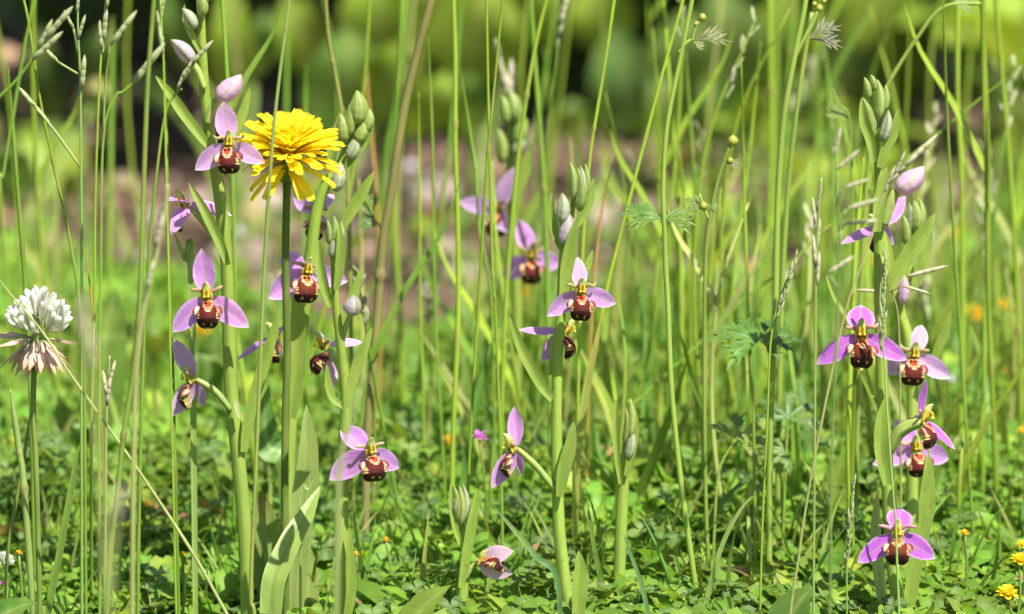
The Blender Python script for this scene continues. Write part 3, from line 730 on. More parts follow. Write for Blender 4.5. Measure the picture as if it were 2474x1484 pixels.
# ---------------------------------------------------------------- white clover
def floret_mesh(kind):
    mb = MB(); wh, tipc, ba = {'fresh': ((.80, .80, .68), (.86, .86, .80), (.55, .60, .30)), 'faded': ((.78, .60, .53), (.62, .36, .18), (.40, .42, .18))}[kind]
    if kind == 'faded':                                         # withered: a thin tube splitting into papery teeth
        P = cr([Vector((0, 0, 0)), Vector((.2, 0, .03)), Vector((.42, 0, .02))], 3)
        mb.add(*tube(P, lambda t: .03 + .03 * t, 7, lambda t, a: lerp3(ba, wh, t)))
        for k, (sy, l) in enumerate(((-.16, 1.0), (.03, .86), (.15, 1.1))):
            Q = cr([Vector((.34, 0, 0)), Vector((.62, sy * .5, .03 * (k - 1))), Vector((l, sy, -.05 + .07 * k))], 4)
            mb.add(*blade(Q, lambda t: .19 * float(np.interp(t, [0, .4, .75, 1], [.55, 1, .7, .05])), Vector((0, .2 * (k - 1), 1)), .45, 5, lambda t, s: lerp3(wh, tipc, max(0, t - .45) * 1.7), wave=.1, seed=k))
        return mb.mesh('floret', M_FLORET)
    P = cr([Vector((0, 0, 0)), Vector((.35, 0, .04)), Vector((.7, 0, .10)), Vector((1, 0, .06))], 3)
    col = lambda t, a: lerp3(ba, wh, min(1, t * 2.5)) if t < .7 else lerp3(wh, tipc, (t - .7) * 3)
    mb.add(*tube(P, lambda t: (.14 if kind == 'fresh' else .085) * float(np.interp(t, [0, .2, .5, .8, .95, 1], [.3, .6, .95, 1.0, .7, .12])), 9, col, flat=.6))
    for s in (-1, 1):                                           # folded wings
        Q = cr([Vector((.25, .05 * s, -.02)), Vector((.5, .12 * s, -.06)), Vector((.8, .15 * s, -.04))], 3)
        mb.add(*blade(Q, lambda t: (.15 if kind == 'fresh' else .10) * math.sin(math.pi * min(.95, .15 + t * .8)), Vector((0, s, .3)), .4, 3, lambda t, a: mul3(col(.3 + t * .6, 0), .95)))
    return mb.mesh('floret', M_FLORET)
FL = {k: floret_mesh(k) for k in ('fresh', 'faded')}
def clover_flower(x, y, Y, stem, rad, label, nf, nd, seed=1):
    r = random.Random(seed)
    P = stem_path(stem, Y); g = P[-1]
    root = thing('clover_flower', Vector((g.x, g.y, hgt(g.x, g.y))), label, 'clover flower')
    mb = MB(); mb.add(*tube(cr(P, 5), 7.0 * mpp(Y), 8, (.24, .34, .07))); part('stem', mb, M_GRASS, root)
    c = px(x, y, Y); rr = rad * mpp(Y); off = c - Vector(root.location)
    mb = MB(); mb.add(*tube(cr([P[0] - Vector((0, 0, .001)), c - Vector((0, 0, rr * .2)), c + Vector((0, 0, rr * .4))], 3), lambda t: rr * (.12 + .12 * t), 8, (.3, .36, .1))); part('receptacle', mb, M_STEM, root)
    for i in range(nf):
        e = math.asin(-.10 + 1.08 * (i + .5) / nf) if -.10 + 1.08 * (i + .5) / nf < 1 else 1.5
        a = i * 2.39996 + r.uniform(-.2, .2); e2 = min(1.45, max(.2, e * .75 + .55)) + r.uniform(-.1, .1)
        m = Matrix.Rotation(a, 3, 'Z') @ Matrix.Rotation(-e2, 3, 'Y') @ Matrix.Rotation(r.uniform(-.3, .3), 3, 'X')
        p = Matrix.Rotation(a, 3, 'Z') @ Vector((math.cos(e) * rr * .36, 0, math.sin(e) * rr * .42))
        obj('floret', FL['fresh'], root, off + p, m.to_euler(), rr * r.uniform(.72, .88))
    for i in range(nd):
        a = 2 * math.pi * (i + r.uniform(-.3, .3)) / nd; e = -R(r.uniform(42, 84)) if i % 5 else -R(r.uniform(0, 30))
        m = Matrix.Rotation(a, 3, 'Z') @ Matrix.Rotation(-e, 3, 'Y') @ Matrix.Rotation(r.uniform(-.6, .6), 3, 'X')
        p = Matrix.Rotation(a, 3, 'Z') @ Vector((rr * .24, 0, -rr * .22))
        obj('floret', FL['faded'], root, off + p, m.to_euler(), (rr * r.uniform(.85, 1.25), rr * r.uniform(.8, 1.3), rr * r.uniform(.8, 1.3)))
clover_flower(92, 800, -.015, [(84, 850), (80, 990), (86, 1100), (92, 1290), (96, 1484)], 88, 'white clover flower head with drooping pinkish lower florets', 44, 24)
clover_flower(10, 1366, .03, [(12, 1385), (14, 1430), (16, 1484)], 28, 'small greenish-white clover head low at the edge of the clover carpet', 26, 0, 2)
clover_flower(1348, 1474, .03, [(1348, 1490), (1348, 1500)], 30, 'pale young clover head at the foot of the middle orchid', 26, 0, 4)

# ---------------------------------------------------------------- grasses
LIME = (.30, .44, .035); GREEN = (.19, .35, .035); OLIVE = (.25, .26, .07); STRAW = (.50, .44, .20); BLUEG = (.24, .38, .12); RED = (.40, .20, .06)
def spikelet_mesh(k):
    """overlapping scales of one grass spikelet along +x, unit length"""
    r = random.Random(k); mb = MB(); n = 6
    for i in range(n):
        s = 1 if i % 2 else -1; x0 = .10 * i; l = .48 - .012 * i
        if i == n - 1: s = 0
        Q = cr([Vector((x0, 0, 0)), Vector((x0 + l * .5, .065 * s, 0)), Vector((x0 + l, .055 * s, 0))], 3)
        c0 = [(.46, .53, .25), (.60, .58, .38)][k % 2]; c1 = [(.56, .50, .42), (.68, .60, .46)][k % 2]
        mb.add(*tube(Q, lambda t: .062 * float(np.interp(t, [0, .3, .7, 1], [.4, 1, .75, .08])), 6, lambda t, a: lerp3(c0, c1, max(0, t - .55) * 2) if abs(math.sin(2 * a)) > .3 else mul3(c0, .75)))
    return mb.mesh('spikelet', M_SPIKE)
SPK = [spikelet_mesh(k) for k in range(4)]
def place_spikelet(root, A, B, wf=1.0, k=0):
    d = B - A; q = d.to_track_quat('X', 'Z')
    l = d.length
    obj('spikelet', SPK[k % 4], root, A - Vector(root.location), q.to_euler(), (l, l * wf * 1.25, l * wf * 1.25))

N_GRASS = [0]
def stalk(pts, Y, w, col, label, group=None, w2=None, col2=None, name='grass_plant', node=None, n=7, mat=None, Ys=None, ground=True):
    """a plain stalk traced top to bottom; its foot goes into the ground at its depth"""
    if Ys is None: P = stem_path(pts, Y)
    else:
        P = [px(x, y, yy) for (x, y), yy in zip(pts, Ys)]
        d = (P[-1] - P[-2]).normalized()
        if P[-1].z > 0: P.append(P[-1] + Vector((d.x, d.y, min(d.z, -.25))).normalized() * (P[-1].z + .01) / max(.25, -d.z))
    g = P[-1]
    w2 = w2 or w; col2 = col2 or col; m = mpp(Y) / 2
    def rad(t):
        r = (w + (w2 - w) * t) * m * (min(1, .2 + t * 5) if pts[0][1] > 20 else 1)
        for q in (node or []):
            r *= 1 + .5 * math.exp(-((t - q) / .006) ** 2)
        return r
    mb = MB(); mb.add(*tube(cr(P, 6 if not node else 14), rad, n, lambda t, a: lerp3(lerp3(col, col2, t), (.30, .20, .08), .7 * max([0] + [math.exp(-((t - q) / .008) ** 2) for q in (node or [])]))))
    loc = Vector((g.x, g.y, hgt(g.x, g.y)))
    o = obj(name, mb.mesh(name, mat or M_GRASS, origin=loc), None, loc)
    return tag(o, label, 'grass', group)

# plain stems traced from the photo: (points, depth, width, colour)
PLAIN = [
 ([(50, -30), (70, 60), (95, 230), (130, 400), (165, 560), (193, 740), (203, 900), (206, 1200), (208, 1484)], .01, 8, LIME),
 ([(20, 165), (38, 400), (62, 710), (72, 900), (78, 1100)], .05, 12, GREEN),
 ([(88, -20), (60, 110), (35, 260), (8, 420), (-10, 560)], -.10, 9, GREEN),
 ([(374, -20), (357, 200), (346, 480), (337, 740), (322, 900), (300, 1040), (284, 1190), (268, 1330), (258, 1484)], -.07, 14, (.27, .38, .07)),
 ([(400, 150), (402, 300), (405, 550), (412, 740), (417, 910), (428, 1330), (432, 1484)], .0, 10, GREEN),
 ([(272, 40), (270, 200), (265, 600), (262, 800)], .35, 13, GREEN),
 ([(208, 600), (222, 740), (238, 900), (246, 1030)], .04, 6, RED),
 ([(570, -20), (566, 120), (572, 180)], .8, 14, OLIVE),
 ([(785, -20), (795, 100), (812, 190), (830, 300), (840, 420), (846, 700), (850, 960)], .12, 12, OLIVE),
 ([(992, -20), (965, 200), (933, 377), (915, 600), (902, 900)], .3, 18, GREEN),
 ([(885, 130), (888, 226), (908, 453), (918, 700), (915, 1000)], .25, 12, RED),
 ([(694, -20), (692, 250), (690, 500), (694, 900)], .4, 12, GREEN),
 ([(740, 160), (736, 300), (734, 500), (738, 900)], .3, 9, GREEN),
 ([(1095, -20), (1100, 150), (1100, 352), (1105, 503), (1107, 744), (1095, 1040), (1092, 1200)], .10, 14, LIME),
 ([(1216, -20), (1190, 252), (1180, 352), (1170, 503), (1155, 746), (1143, 940), (1130, 1190), (1126, 1300)], .04, 8, LIME),
 ([(1175, -20), (1180, 252), (1185, 453), (1190, 654), (1196, 737), (1205, 960), (1212, 1200)], .06, 8, LIME),
 ([(1112, 166), (1135, 312), (1150, 428), (1158, 553), (1185, 690), (1192, 900)], .15, 7, GREEN),
 ([(1281, -20), (1296, 200), (1311, 402), (1319, 553), (1324, 744), (1330, 1000)], .18, 14, GREEN),
 ([(1325, -20), (1296, 100), (1271, 241), (1250, 400), (1228, 640), (1215, 900)], .12, 12, LIME),
 ([(1487, -20), (1462, 150), (1437, 302), (1424, 392), (1410, 560), (1400, 800), (1396, 1000)], .09, 9, LIME),
 ([(1656, -20), (1597, 191), (1531, 443), (1466, 700), (1428, 900), (1400, 1100)], .10, 9, LIME),
 ([(1035, 90), (1045, 352), (1050, 704), (1067, 1040), (1075, 1190)], .14, 8, GREEN),
 ([(1012, 221), (1014, 500), (1016, 744), (1022, 940), (1026, 1200)], .16, 8, LIME),
 ([(981, -20), (961, 176), (950, 500), (966, 737), (975, 1000)], .3, 14, LIME),
 ([(1480, 377), (1452, 528), (1437, 654), (1428, 800), (1420, 1000)], .14, 8, (.45, .25, .07)),
 ([(1602, -20), (1617, 200), (1632, 402), (1642, 553), (1645, 654), (1650, 1000)], .2, 12, LIME),
 ([(1657, 126), (1672, 352), (1685, 553), (1690, 654), (1694, 960)], .22, 12, GREEN),
 ([(1858, -20), (1863, 200), (1863, 453), (1853, 650), (1846, 900)], .35, 14, LIME),
 ([(1838, 100), (1818, 302), (1803, 427), (1783, 578), (1768, 730), (1758, 960)], .2, 9, LIME),
 ([(1989, 65), (1999, 200), (2007, 302), (2010, 500), (2005, 900)], .3, 12, GREEN),
 ([(1923, -20), (1909, 126), (1890, 400), (1872, 800)], .4, 14, GREEN),
 ([(2374, -20), (2377, 200), (2384, 402), (2389, 746), (2402, 1040), (2410, 1290)], .14, 15, LIME),
 ([(2404, -20), (2419, 150), (2440, 402), (2455, 654), (2465, 900)], .22, 14, LIME),
 ([(2314, -20), (2314, 252), (2322, 402), (2326, 737), (2322, 1000), (2318, 1220)], .20, 15, LIME),
 ([(2379, 700), (2377, 888), (2374, 1280)], .15, 12, GREEN),
 ([(2087, 380), (2067, 604), (2060, 760), (2055, 863), (2050, 1089), (2057, 1290), (2067, 1484)], .06, 15, LIME),
 ([(2474, 161), (2384, 226), (2274, 317), (2150, 420), (1990, 560), (1900, 645), (1800, 722), (1680, 840), (1560, 952), (1500, 1020)], .16, 7, GREEN),
 ([(1205, 1010), (1190, 1100), (1182, 1300)], .1, 9, GREEN),
 ([(25, 940), (45, 1080), (60, 1200)], -.02, 18, (.36, .46, .14)),
]
for i, (p, Y, wd, c) in enumerate(PLAIN):
    r = random.Random(i)
    if c is RED or c[0] > .44: lab, gr = 'reddish tipped grass stem among green ones', 'reddish grass stems'
    elif c is OLIVE: lab, gr = 'dark olive meadow stem rising behind the orchids', 'olive stems'
    elif wd >= 12: lab, gr = 'thick bare green meadow stem with no seed head', 'thick bare stems'
    else: lab, gr = 'thin bare green grass stem with no seed head', 'thin bare stems'
    stalk(p, Y, wd * .82, jit(c, r, .08), lab, gr, w2=wd, col2=jit(lerp3(c, GREEN, .3), r, .08), node=[r.uniform(.2, .45), r.uniform(.55, .8)])
# single ones that stand out
stalk([(702, -20), (699, 0), (662, 302), (641, 604), (634, 744), (621, 1064), (606, 1420), (614, 1484)], -.035, 8, (.34, .47, .13), 'fine grass stem crossing in front of the yellow flower', w2=11, col2=(.36, .42, .08), node=[.93])
stalk([(1048, -20), (1009, 126), (973, 282), (943, 478), (924, 590), (913, 746), (900, 900), (890, 1010), (886, 1100)], .10, 22, (.26, .24, .07), 'stout olive-brown leaning weed stalk with a swollen joint', w2=22, col2=(.32, .28, .11), node=[.5])
stalk([(-20, 650), (20, 705), (100, 800), (170, 905), (241, 1004), (312, 1104), (387, 1215), (433, 1285), (483, 1366), (550, 1488)], -.045, 6, (.38, .46, .18), 'pale grass stalk slanting across the white clover flower', w2=9, col2=(.40, .42, .16), Ys=[-.05] * 10)
stalk([(75, 985), (60, 1090), (45, 1180), (25, 1290), (15, 1380)], .0, 9, (.22, .33, .06), 'thin stalk leaning away from the clover stem')

def leafblade(pts, Y, w, col, label, yaw=10, pitch=30, cup=.3, group=None, tip=None):
    P = [px(x, y, Y) for x, y in pts]
    if P[0].z > 0: P = [Vector((P[0].x + (P[0].x - P[1].x) * .3, P[0].y, hgt(P[0].x, Y) - .004))] + P
    g = P[0]; loc = Vector((g.x, g.y, hgt(g.x, g.y)))
    mb = MB(); mb.add(*blade(cr(P, 6), lambda t: w * mpp(Y) * float(np.interp(t, [0, .3, .6, .85, 1], [.6, 1, .9, .5, .03])), facing(yaw, pitch), cup, 7, lambda t, s: lerp3(mul3(col, 1 - .2 * (abs(s) < .2)), tip or col, max(0, t - .6) * 1.5)))
    o = obj('grass_plant', mb.mesh('grass_plant', M_BRACT, origin=loc), None, loc)
    return tag(o, label, 'grass', group)
leafblade([(1345, 1400), (1300, 1350), (1262, 1305), (1222, 1258), (1188, 1218)], -.02, 16, (.11, .24, .08), 'dark blue-green grass blade leaning left from the middle orchid')
leafblade([(1392, 1120), (1405, 1020), (1422, 913), (1440, 830), (1455, 755)], .07, 22, (.36, .40, .09), 'yellowing grass blade with a rusty edge behind the middle orchid', tip=(.5, .3, .1))
leafblade([(116, 1484), (138, 1370), (166, 1215), (182, 1120), (190, 1075)], -.01, 18, (.17, .27, .05), 'dark upright grass blade right of the clover stem', 0, 10)
leafblade([(462, 655), (452, 630), (436, 600), (420, 560)], .012, 20, (.30, .42, .12), 'folded green grass blade under the side-facing orchid flower', 10, 10)
leafblade([(728, 1210), (745, 1180), (765, 1150)], .0, 8, (.34, .44, .12), 'tiny pale grass tip beside the broad orchid leaves')
leafblade([(1700, 1484), (1740, 1330), (1790, 1230), (1830, 1190)], .0, 12, (.25, .36, .1), 'curved green grass blade low among the buttercup stems')
leafblade([(1565, 1484), (1545, 1400), (1520, 1330), (1506, 1290)], -.02, 12, (.13, .25, .08), 'dark grass blade at the foot of the tight-budded orchid')
leafblade([(1715, 1260), (1780, 1180), (1840, 1130), (1880, 1090)], .08, 16, (.12, .22, .05), 'dark slanting grass blade behind the toothed buttercup leaf')

def panicle(stem, Y, w, spk, label, col=BLUEG, wf=1.0, Ys=None, group=None, sw=.7, name='seeding_grass_plant', tone=None):
    """a flowering grass: stem (top to bottom) and spikelets ((x0,y0)->(x1,y1), optional branch start)"""
    P = stem_path(stem, Y); g = P[-1]
    root = thing(name, Vector((g.x, g.y, hgt(g.x, g.y))), label, 'grass', group)
    mb = MB(); mb.add(*tube(cr(P, 6), lambda t: w * mpp(Y) / 2 * (.55 + .45 * t), 7, lambda t, a: lerp3(col, GREEN, t * .5))); part('stem', mb, M_GRASS, root)
    for i, s in enumerate(spk):
        a, b = s[0], s[1]; dy = random.Random(i + int(a[0])).uniform(-.004, .004)
        A_, B_ = px(a[0], a[1], Y + dy), px(b[0], b[1], Y + dy)
        if len(s) > 2:
            mb = MB(); pts = [px(q[0], q[1], Y) for q in s[2:]] + [A_]
            mb.add(*tube(cr(pts, 4), .5 * mpp(Y) * w * sw, 6, lerp3(col, STRAW, .3))); part('branch', mb, M_GRASS, root)
        place_spikelet(root, A_, B_, wf, (i % 2) * 2 if not tone else tone + 2 * (i % 2))
    return root
panicle([(190, -20), (188, 60), (194, 200), (196, 400), (198, 730), (197, 1000), (198, 1484)], .0, 9,
        [((198, 215), (205, 125)), ((188, 95), (208, 30)), ((178, 70), (152, 20), (188, 130)), ((140, 150), (90, 100), (190, 180)), ((88, 262), (40, 205), (195, 405), (135, 320)), ((120, 300), (82, 250), (195, 405)), ((186, 30), (192, -30))],
        'blue-green grass with spread spikelets left of the tall orchid')
panicle([(258, -20), (246, 110), (238, 250), (230, 500), (228, 740), (222, 1000), (220, 1300)], .03, 9,
        [((247, 130), (240, 42)), ((250, 100), (258, 10)), ((258, 20), (266, -40))], 'grass with a few erect spikelets beside the spreading one', LIME)
def leaning(stem, Y, w, spk, label, col, wf=1.0, tone=None, group=None):
    """a seeding grass that arches in from the side; its stalk runs on down to the ground outside the traced part"""
    P = [px(x, y, Y) for x, y in stem]
    e = P[-1]; d = (P[-1] - P[-2]).normalized()
    P += [e + Vector((d.x * .10, 0, -.06)), Vector((e.x + d.x * .16, e.y + .01, hgt(e.x, e.y) - .006))]
    g = P[-1]; root = thing('seeding_grass_plant', Vector((g.x, g.y, hgt(g.x, g.y))), label, 'grass', group)
    mb = MB(); mb.add(*tube(cr(P, 6), w * mpp(Y) / 2, 7, col)); part('stem', mb, M_GRASS, root)
    for i, s in enumerate(spk):
        a, b = s[0], s[1]
        if len(s) > 2:
            mb = MB(); mb.add(*tube(cr([px(q[0], q[1], Y) for q in s[2:]] + [px(a[0], a[1], Y)], 4), .3 * mpp(Y) * w, 6, col)); part('branch', mb, M_GRASS, root)
        place_spikelet(root, px(a[0], a[1], Y), px(b[0], b[1], Y), wf, (i % 2) * 2 if not tone else tone + 2 * (i % 2))
leaning([(112, 90), (70, 155), (30, 205), (-15, 250), (-60, 330)], -.05, 9, [((108, 95), (182, 8)), ((78, 145), (158, 70)), ((92, 118), (130, 40))], 'seeding grass arching in with long spikelets over the tall yellow stem', GREEN)
panicle([(340, 180), (300, 220), (278, 235), (250, 330), (244, 600), (240, 1000)], -.06, 8, [((318, 205), (406, 95)), ((268, 108), (336, 18), (250, 330), (255, 200))], 'grass with two fat slanting spikelets left of the tall orchid', GREEN, .9)
panicle([(440, 215), (425, 225), (397, 285), (372, 478), (358, 640), (345, 900), (335, 1300)], -.02, 10,
        [((428, 215), (452, 160)), ((440, 190), (468, 140)), ((450, 170), (490, 120)), ((462, 155), (520, 92)), ((435, 200), (480, 135))], 'grass with a dense pale spike across the tall orchid stem', GREEN)
panicle([(405, 445), (398, 520), (372, 640), (348, 745), (330, 900), (322, 1200)], -.16, 14,
        [((388, 540), (408, 440)), ((376, 600), (396, 510)), ((366, 660), (386, 570)), ((356, 700), (374, 620))], 'out-of-focus straw-coloured grass spike before the side-facing flower', STRAW, 1.0, tone=1)
panicle([(388, 0), (392, 90), (398, 260)], -.05, 6, [((390, 90), (378, 20)), ((388, 50), (398, -20)), ((394, 130), (384, 60))], 'fine greenish grass spike touching the top buds of the tall orchid', LIME)
# blurred foreground grass at lower left
panicle([(200, 720), (215, 850), (236, 1090), (250, 1300), (258, 1484)], -.46, 15, [((204, 790), (196, 700)), ((212, 850), (210, 760)), ((206, 820), (192, 745)), ((220, 900), (224, 800))], 'strongly blurred tan grass spike between clover and tall orchid', (.42, .42, .16), tone=1)
panicle([(288, 1190), (276, 1300), (262, 1484)], -.5, 18, [((284, 1240), (296, 1160)), ((280, 1270), (284, 1180))], 'strongly blurred straw grass low at the left', (.40, .44, .16), tone=1)
stalk([(880, 905), (858, 980), (840, 1040), (822, 1120), (815, 1300)], -.28, 13, (.34, .42, .14), 'out-of-focus pale stalk before the orchid with the mauve bud')
# fescue-like spikes at the right
def spike(stem, Y, w, top, bot, n, sl, label, col=LIME, tone=0, wf=.9):
    """narrow spike: spikelets pressed alternately to the stalk between top and bot (fractions of the first span)"""
    spk = []; r = random.Random(int(stem[0][0]))
    (x0, y0), (x1, y1) = top, bot
    L = math.hypot(x1 - x0, y1 - y0); ux, uy = (x0 - x1) / L, (y0 - y1) / L
    for i in range(n):
        f = i / (n - 1); bx, by = x1 + (x0 - x1) * f * (1 - sl / L * .6), y1 + (y0 - y1) * f * (1 - sl / L * .6)
        s = (1 if i % 2 else -1) * r.uniform(.10, .22) * (1 - .5 * f)
        l = sl * r.uniform(.8, 1.1)
        spk.append(((bx, by), (bx + (ux - uy * s) * l, by + (uy + ux * s) * l)))
    return panicle(stem, Y, w, spk, label, col, wf, tone=tone)
spike([(1922, 625), (1900, 680), (1878, 740), (1861, 838), (1853, 1039), (1843, 1240), (1836, 1484)], -.005, 7, (1926, 615), (1868, 790), 9, 52, 'slender grass with a purple-tinged spike left of the big orchid', LIME)
spike([(2060, 1180), (2052, 1280), (2046, 1360), (2046, 1484)], -.01, 6, (2062, 1160), (2044, 1380), 12, 46, 'narrow upright green spike beside the lowest violet flower', GREEN)
spike([(2134, 620), (2126, 740), (2138, 888), (2143, 988), (2158, 1190), (2164, 1265), (2168, 1380), (2172, 1484)], -.025, 7, (2138, 612), (2130, 850), 13, 50, 'thin spike of grass standing right before the big orchid stem', (.32, .44, .14))
panicle([(2012, 300), (2018, 400), (2025, 520), (2028, 640), (2022, 800), (2010, 1100), (2005, 1484)], -.13, 8,
        [((2012, 380), (2034, 300)), ((2018, 412), (2082, 358), (2020, 470)), ((2035, 455), (2108, 430), (2022, 500)), ((2045, 505), (2132, 478), (2024, 560)), ((2000, 660), (2070, 615), (2028, 700)), ((2040, 540), (2130, 532), (2025, 580))], 'loose grass panicle before the big orchid', BLUEG, .8, tone=1)
panicle([(1985, 430), (1978, 520), (1972, 640), (1970, 800), (1968, 1100)], -.05, 7, [((1974, 510), (1986, 430)), ((1970, 550), (1962, 470)), ((1974, 600), (1982, 520)), ((1970, 650), (1964, 560)), ((1974, 690), (1980, 600))], 'narrow pale grass spike left of the loose panicle', (.34, .40, .16), .8, tone=1)
panicle([(2150, 440), (2128, 490), (2100, 590), (2047, 737), (2007, 913), (1962, 1139), (1937, 1290), (1930, 1345), (1909, 1484)], -.05, 8, [((2150, 440), (2215, 372)), ((2170, 418), (2240, 350)), ((2185, 402), (2272, 318)), ((2135, 470), (2165, 395)), ((2160, 425), (2190, 360))], 'leaning pale grass spike touching the pink bud of the big orchid', STRAW, .75, tone=1)
panicle([(2150, 700), (2160, 720), (2172, 800), (2176, 1100)], .035, 6, [((2190, 668), (2300, 640), (2152, 705)), ((2180, 690), (2255, 712), (2152, 705)), ((2140, 705), (2060, 700))], 'pale spreading spikelets across the green bracts of the big orchid', STRAW, .65, tone=1)
panicle([(1345, 0), (1346, 126), (1331, 252), (1321, 352), (1312, 600), (1300, 900)], .22, 10, [((1350, 90), (1368, -10)), ((1346, 120), (1350, 40)), ((1354, 60), (1376, -30))], 'blurred grass with a pale head high behind the middle orchids', GREEN, tone=1)
panicle([(1200, 100), (1212, 160), (1228, 300), (1240, 600), (1246, 900)], .27, 8, [((1212, 170), (1196, 85)), ((1220, 220), (1206, 130)), ((1228, 250), (1218, 160)), ((1232, 260), (1236, 130)), ((1228, 270), (1228, 170))], 'pinkish blurred grass head above the far bud spike', (.40, .34, .22), tone=1)
panicle([(265, 860), (262, 920), (258, 1000), (255, 1200)], .02, 7, [((262, 935), (280, 865)), ((258, 960), (248, 890)), ((258, 980), (268, 900))], 'small pale grass head low beside the clover flower', (.40, .46, .2), tone=1)

# ---------------------------------------------------------------- many look-alike meadow stems behind
def meadow_stems():
    r = random.Random(21)
    V = []
    for i in range(118):
        Y = r.uniform(.08, .6)
        hw = .186 * (2 + Y) / 2 * 1.1
        while True:
            x = r.uniform(-hw, hw)
            if r.random() < (.22 if x < -.10 * hw else (.6 if x < .25 * hw else 1.0)): break
        if Y < .3 and 1090 < 1237 + x / mpp(Y) < 1370: Y += .25
        if Y > back_edge(x) - .02: Y = float(back_edge(x)) - r.uniform(.04, .3)
        if i >= 76:                                             # the thick of the grass, right of the middle
            Y = r.uniform(.10, .5); x = r.uniform(-.03, .2) * (2 + Y) / 2
        h = r.uniform(.16, .36) if r.random() < .5 and i < 76 else r.uniform(.06, .16)
        lean = r.gauss(.01, .085) * h; ln2 = r.gauss(0, .04) * h
        z0 = hgt(x, Y)
        P = [Vector((x, Y, z0 - .006)), Vector((x + lean * .2 + ln2, Y + r.uniform(-.01, .01), z0 + h * .4)), Vector((x + lean * .55 + ln2, Y, z0 + h * .75)), Vector((x + lean, Y + r.uniform(-.02, .02), z0 + h))]
        c = jit(r.choice([LIME, LIME, GREEN, LIME, (.40, .42, .12)]), r, .12); wd = r.uniform(.0006, .0012)
        loc = Vector((x, Y, z0))
        mb = MB(); mb.add(*tube(cr(P, 5), lambda t: wd * (1 - .2 * t - .6 * t ** 6), 6, lambda t, a: lerp3(mul3(c, .9), c, t)))
        bl = r.random() < .22
        if bl:                                                  # a blade leaving the stem
            q = P[1].lerp(P[2], r.random()); s = r.choice((-1, 1)); l = r.uniform(.03, .055)
            Q = cr([q, q + Vector((s * l * .25, 0, l * .5)), q + Vector((s * l * .5, 0, l * .9)), q + Vector((s * l * .62, 0, l * 1.25))], 3)
            mb.add(*blade(Q, lambda t: .003 * (1 - t ** 2) + .0002, Vector((-s * .5, -.8, .4)), .3, 3, mul3(c, .85)))
        o = obj('grass_plant', mb.mesh('grass_plant', M_GRASS, origin=loc), None, loc)
        sp = r.random() < .22
        if sp:                                                  # a small seed head at the tip
            for k in range(r.randint(5, 9)):
                f = 1 - .045 * k; A_ = P[2].lerp(P[3], max(0, (f - .62) / .38)); s = (1 if k % 2 else -1) * r.uniform(.15, .5)
                d = ((P[3] - P[2]).normalized() + Vector((s, r.uniform(-.3, .3), 0))).normalized() * r.uniform(.006, .010)
                place_spikelet(o, A_, A_ + d, .9, 1 if r.random() < .6 else 0)
        kind = 'tall' if h > .26 else ('medium' if h > .15 else 'short'); tone = 'yellow-green' if c[0] > .27 else 'deep green'
        tag(o, kind + ' ' + tone + ' meadow stem ' + ('with a side blade' if bl else 'without blades') + (' and a pale seed head' if sp else ', headless') + ' behind orchids', 'grass', kind + ' ' + tone + ' stems' + (' with blade' if bl else '') + (' and head' if sp else ''))
meadow_stems()
# ---------------------------------------------------------------- buttercup plants
def cut_leaf(mb, c, size, n, up, col, lobes=5, spread=150, seed=0, droop=.1, wl=.2):
    """a palmate leaf cut into narrow toothed lobes; up: direction of its middle lobe, n: face normal"""
    r = random.Random(seed); up = (up - n * up.dot(n)).normalized(); sd = up.cross(n)
    for k in range(lobes):
        a = R(spread) * ((k / (lobes - 1)) - .5) + r.uniform(-.1, .1); l = size * (1 - .25 * abs(k - (lobes - 1) / 2) / lobes) * r.uniform(.85, 1.1)
        d = up * math.cos(a) + sd * math.sin(a)
        P = cr([c, c + d * l * .5 + n * .04 * l, c + d * l - n * droop * l], 5)
        mb.add(*blade(P, lambda t: l * wl * float(np.interp(t, [0, .3, .6, .8, 1], [.3, .8, 1, .6, .04])), n, .25, 5, lambda t, s: jit(lerp3(col, mul3(col, .7), max(0, t - .7)), r, .06)))
        for s in (-1, 1):                                       # side teeth
            for f in (.45, .68):
                q = P[int(f * (len(P) - 1))]; e = (d + sd * math.cos(a) * s * .75 - up * math.sin(a) * s * .75).normalized()
                mb.add(*blade([q, q + e * l * .16, q + e * l * .30 - n * .01 * l], lambda t: l * .11 * (1 - t ** 1.5) + .0002, n, .2, 3, mul3(col, r.uniform(.8, 1.05))))
    return mb
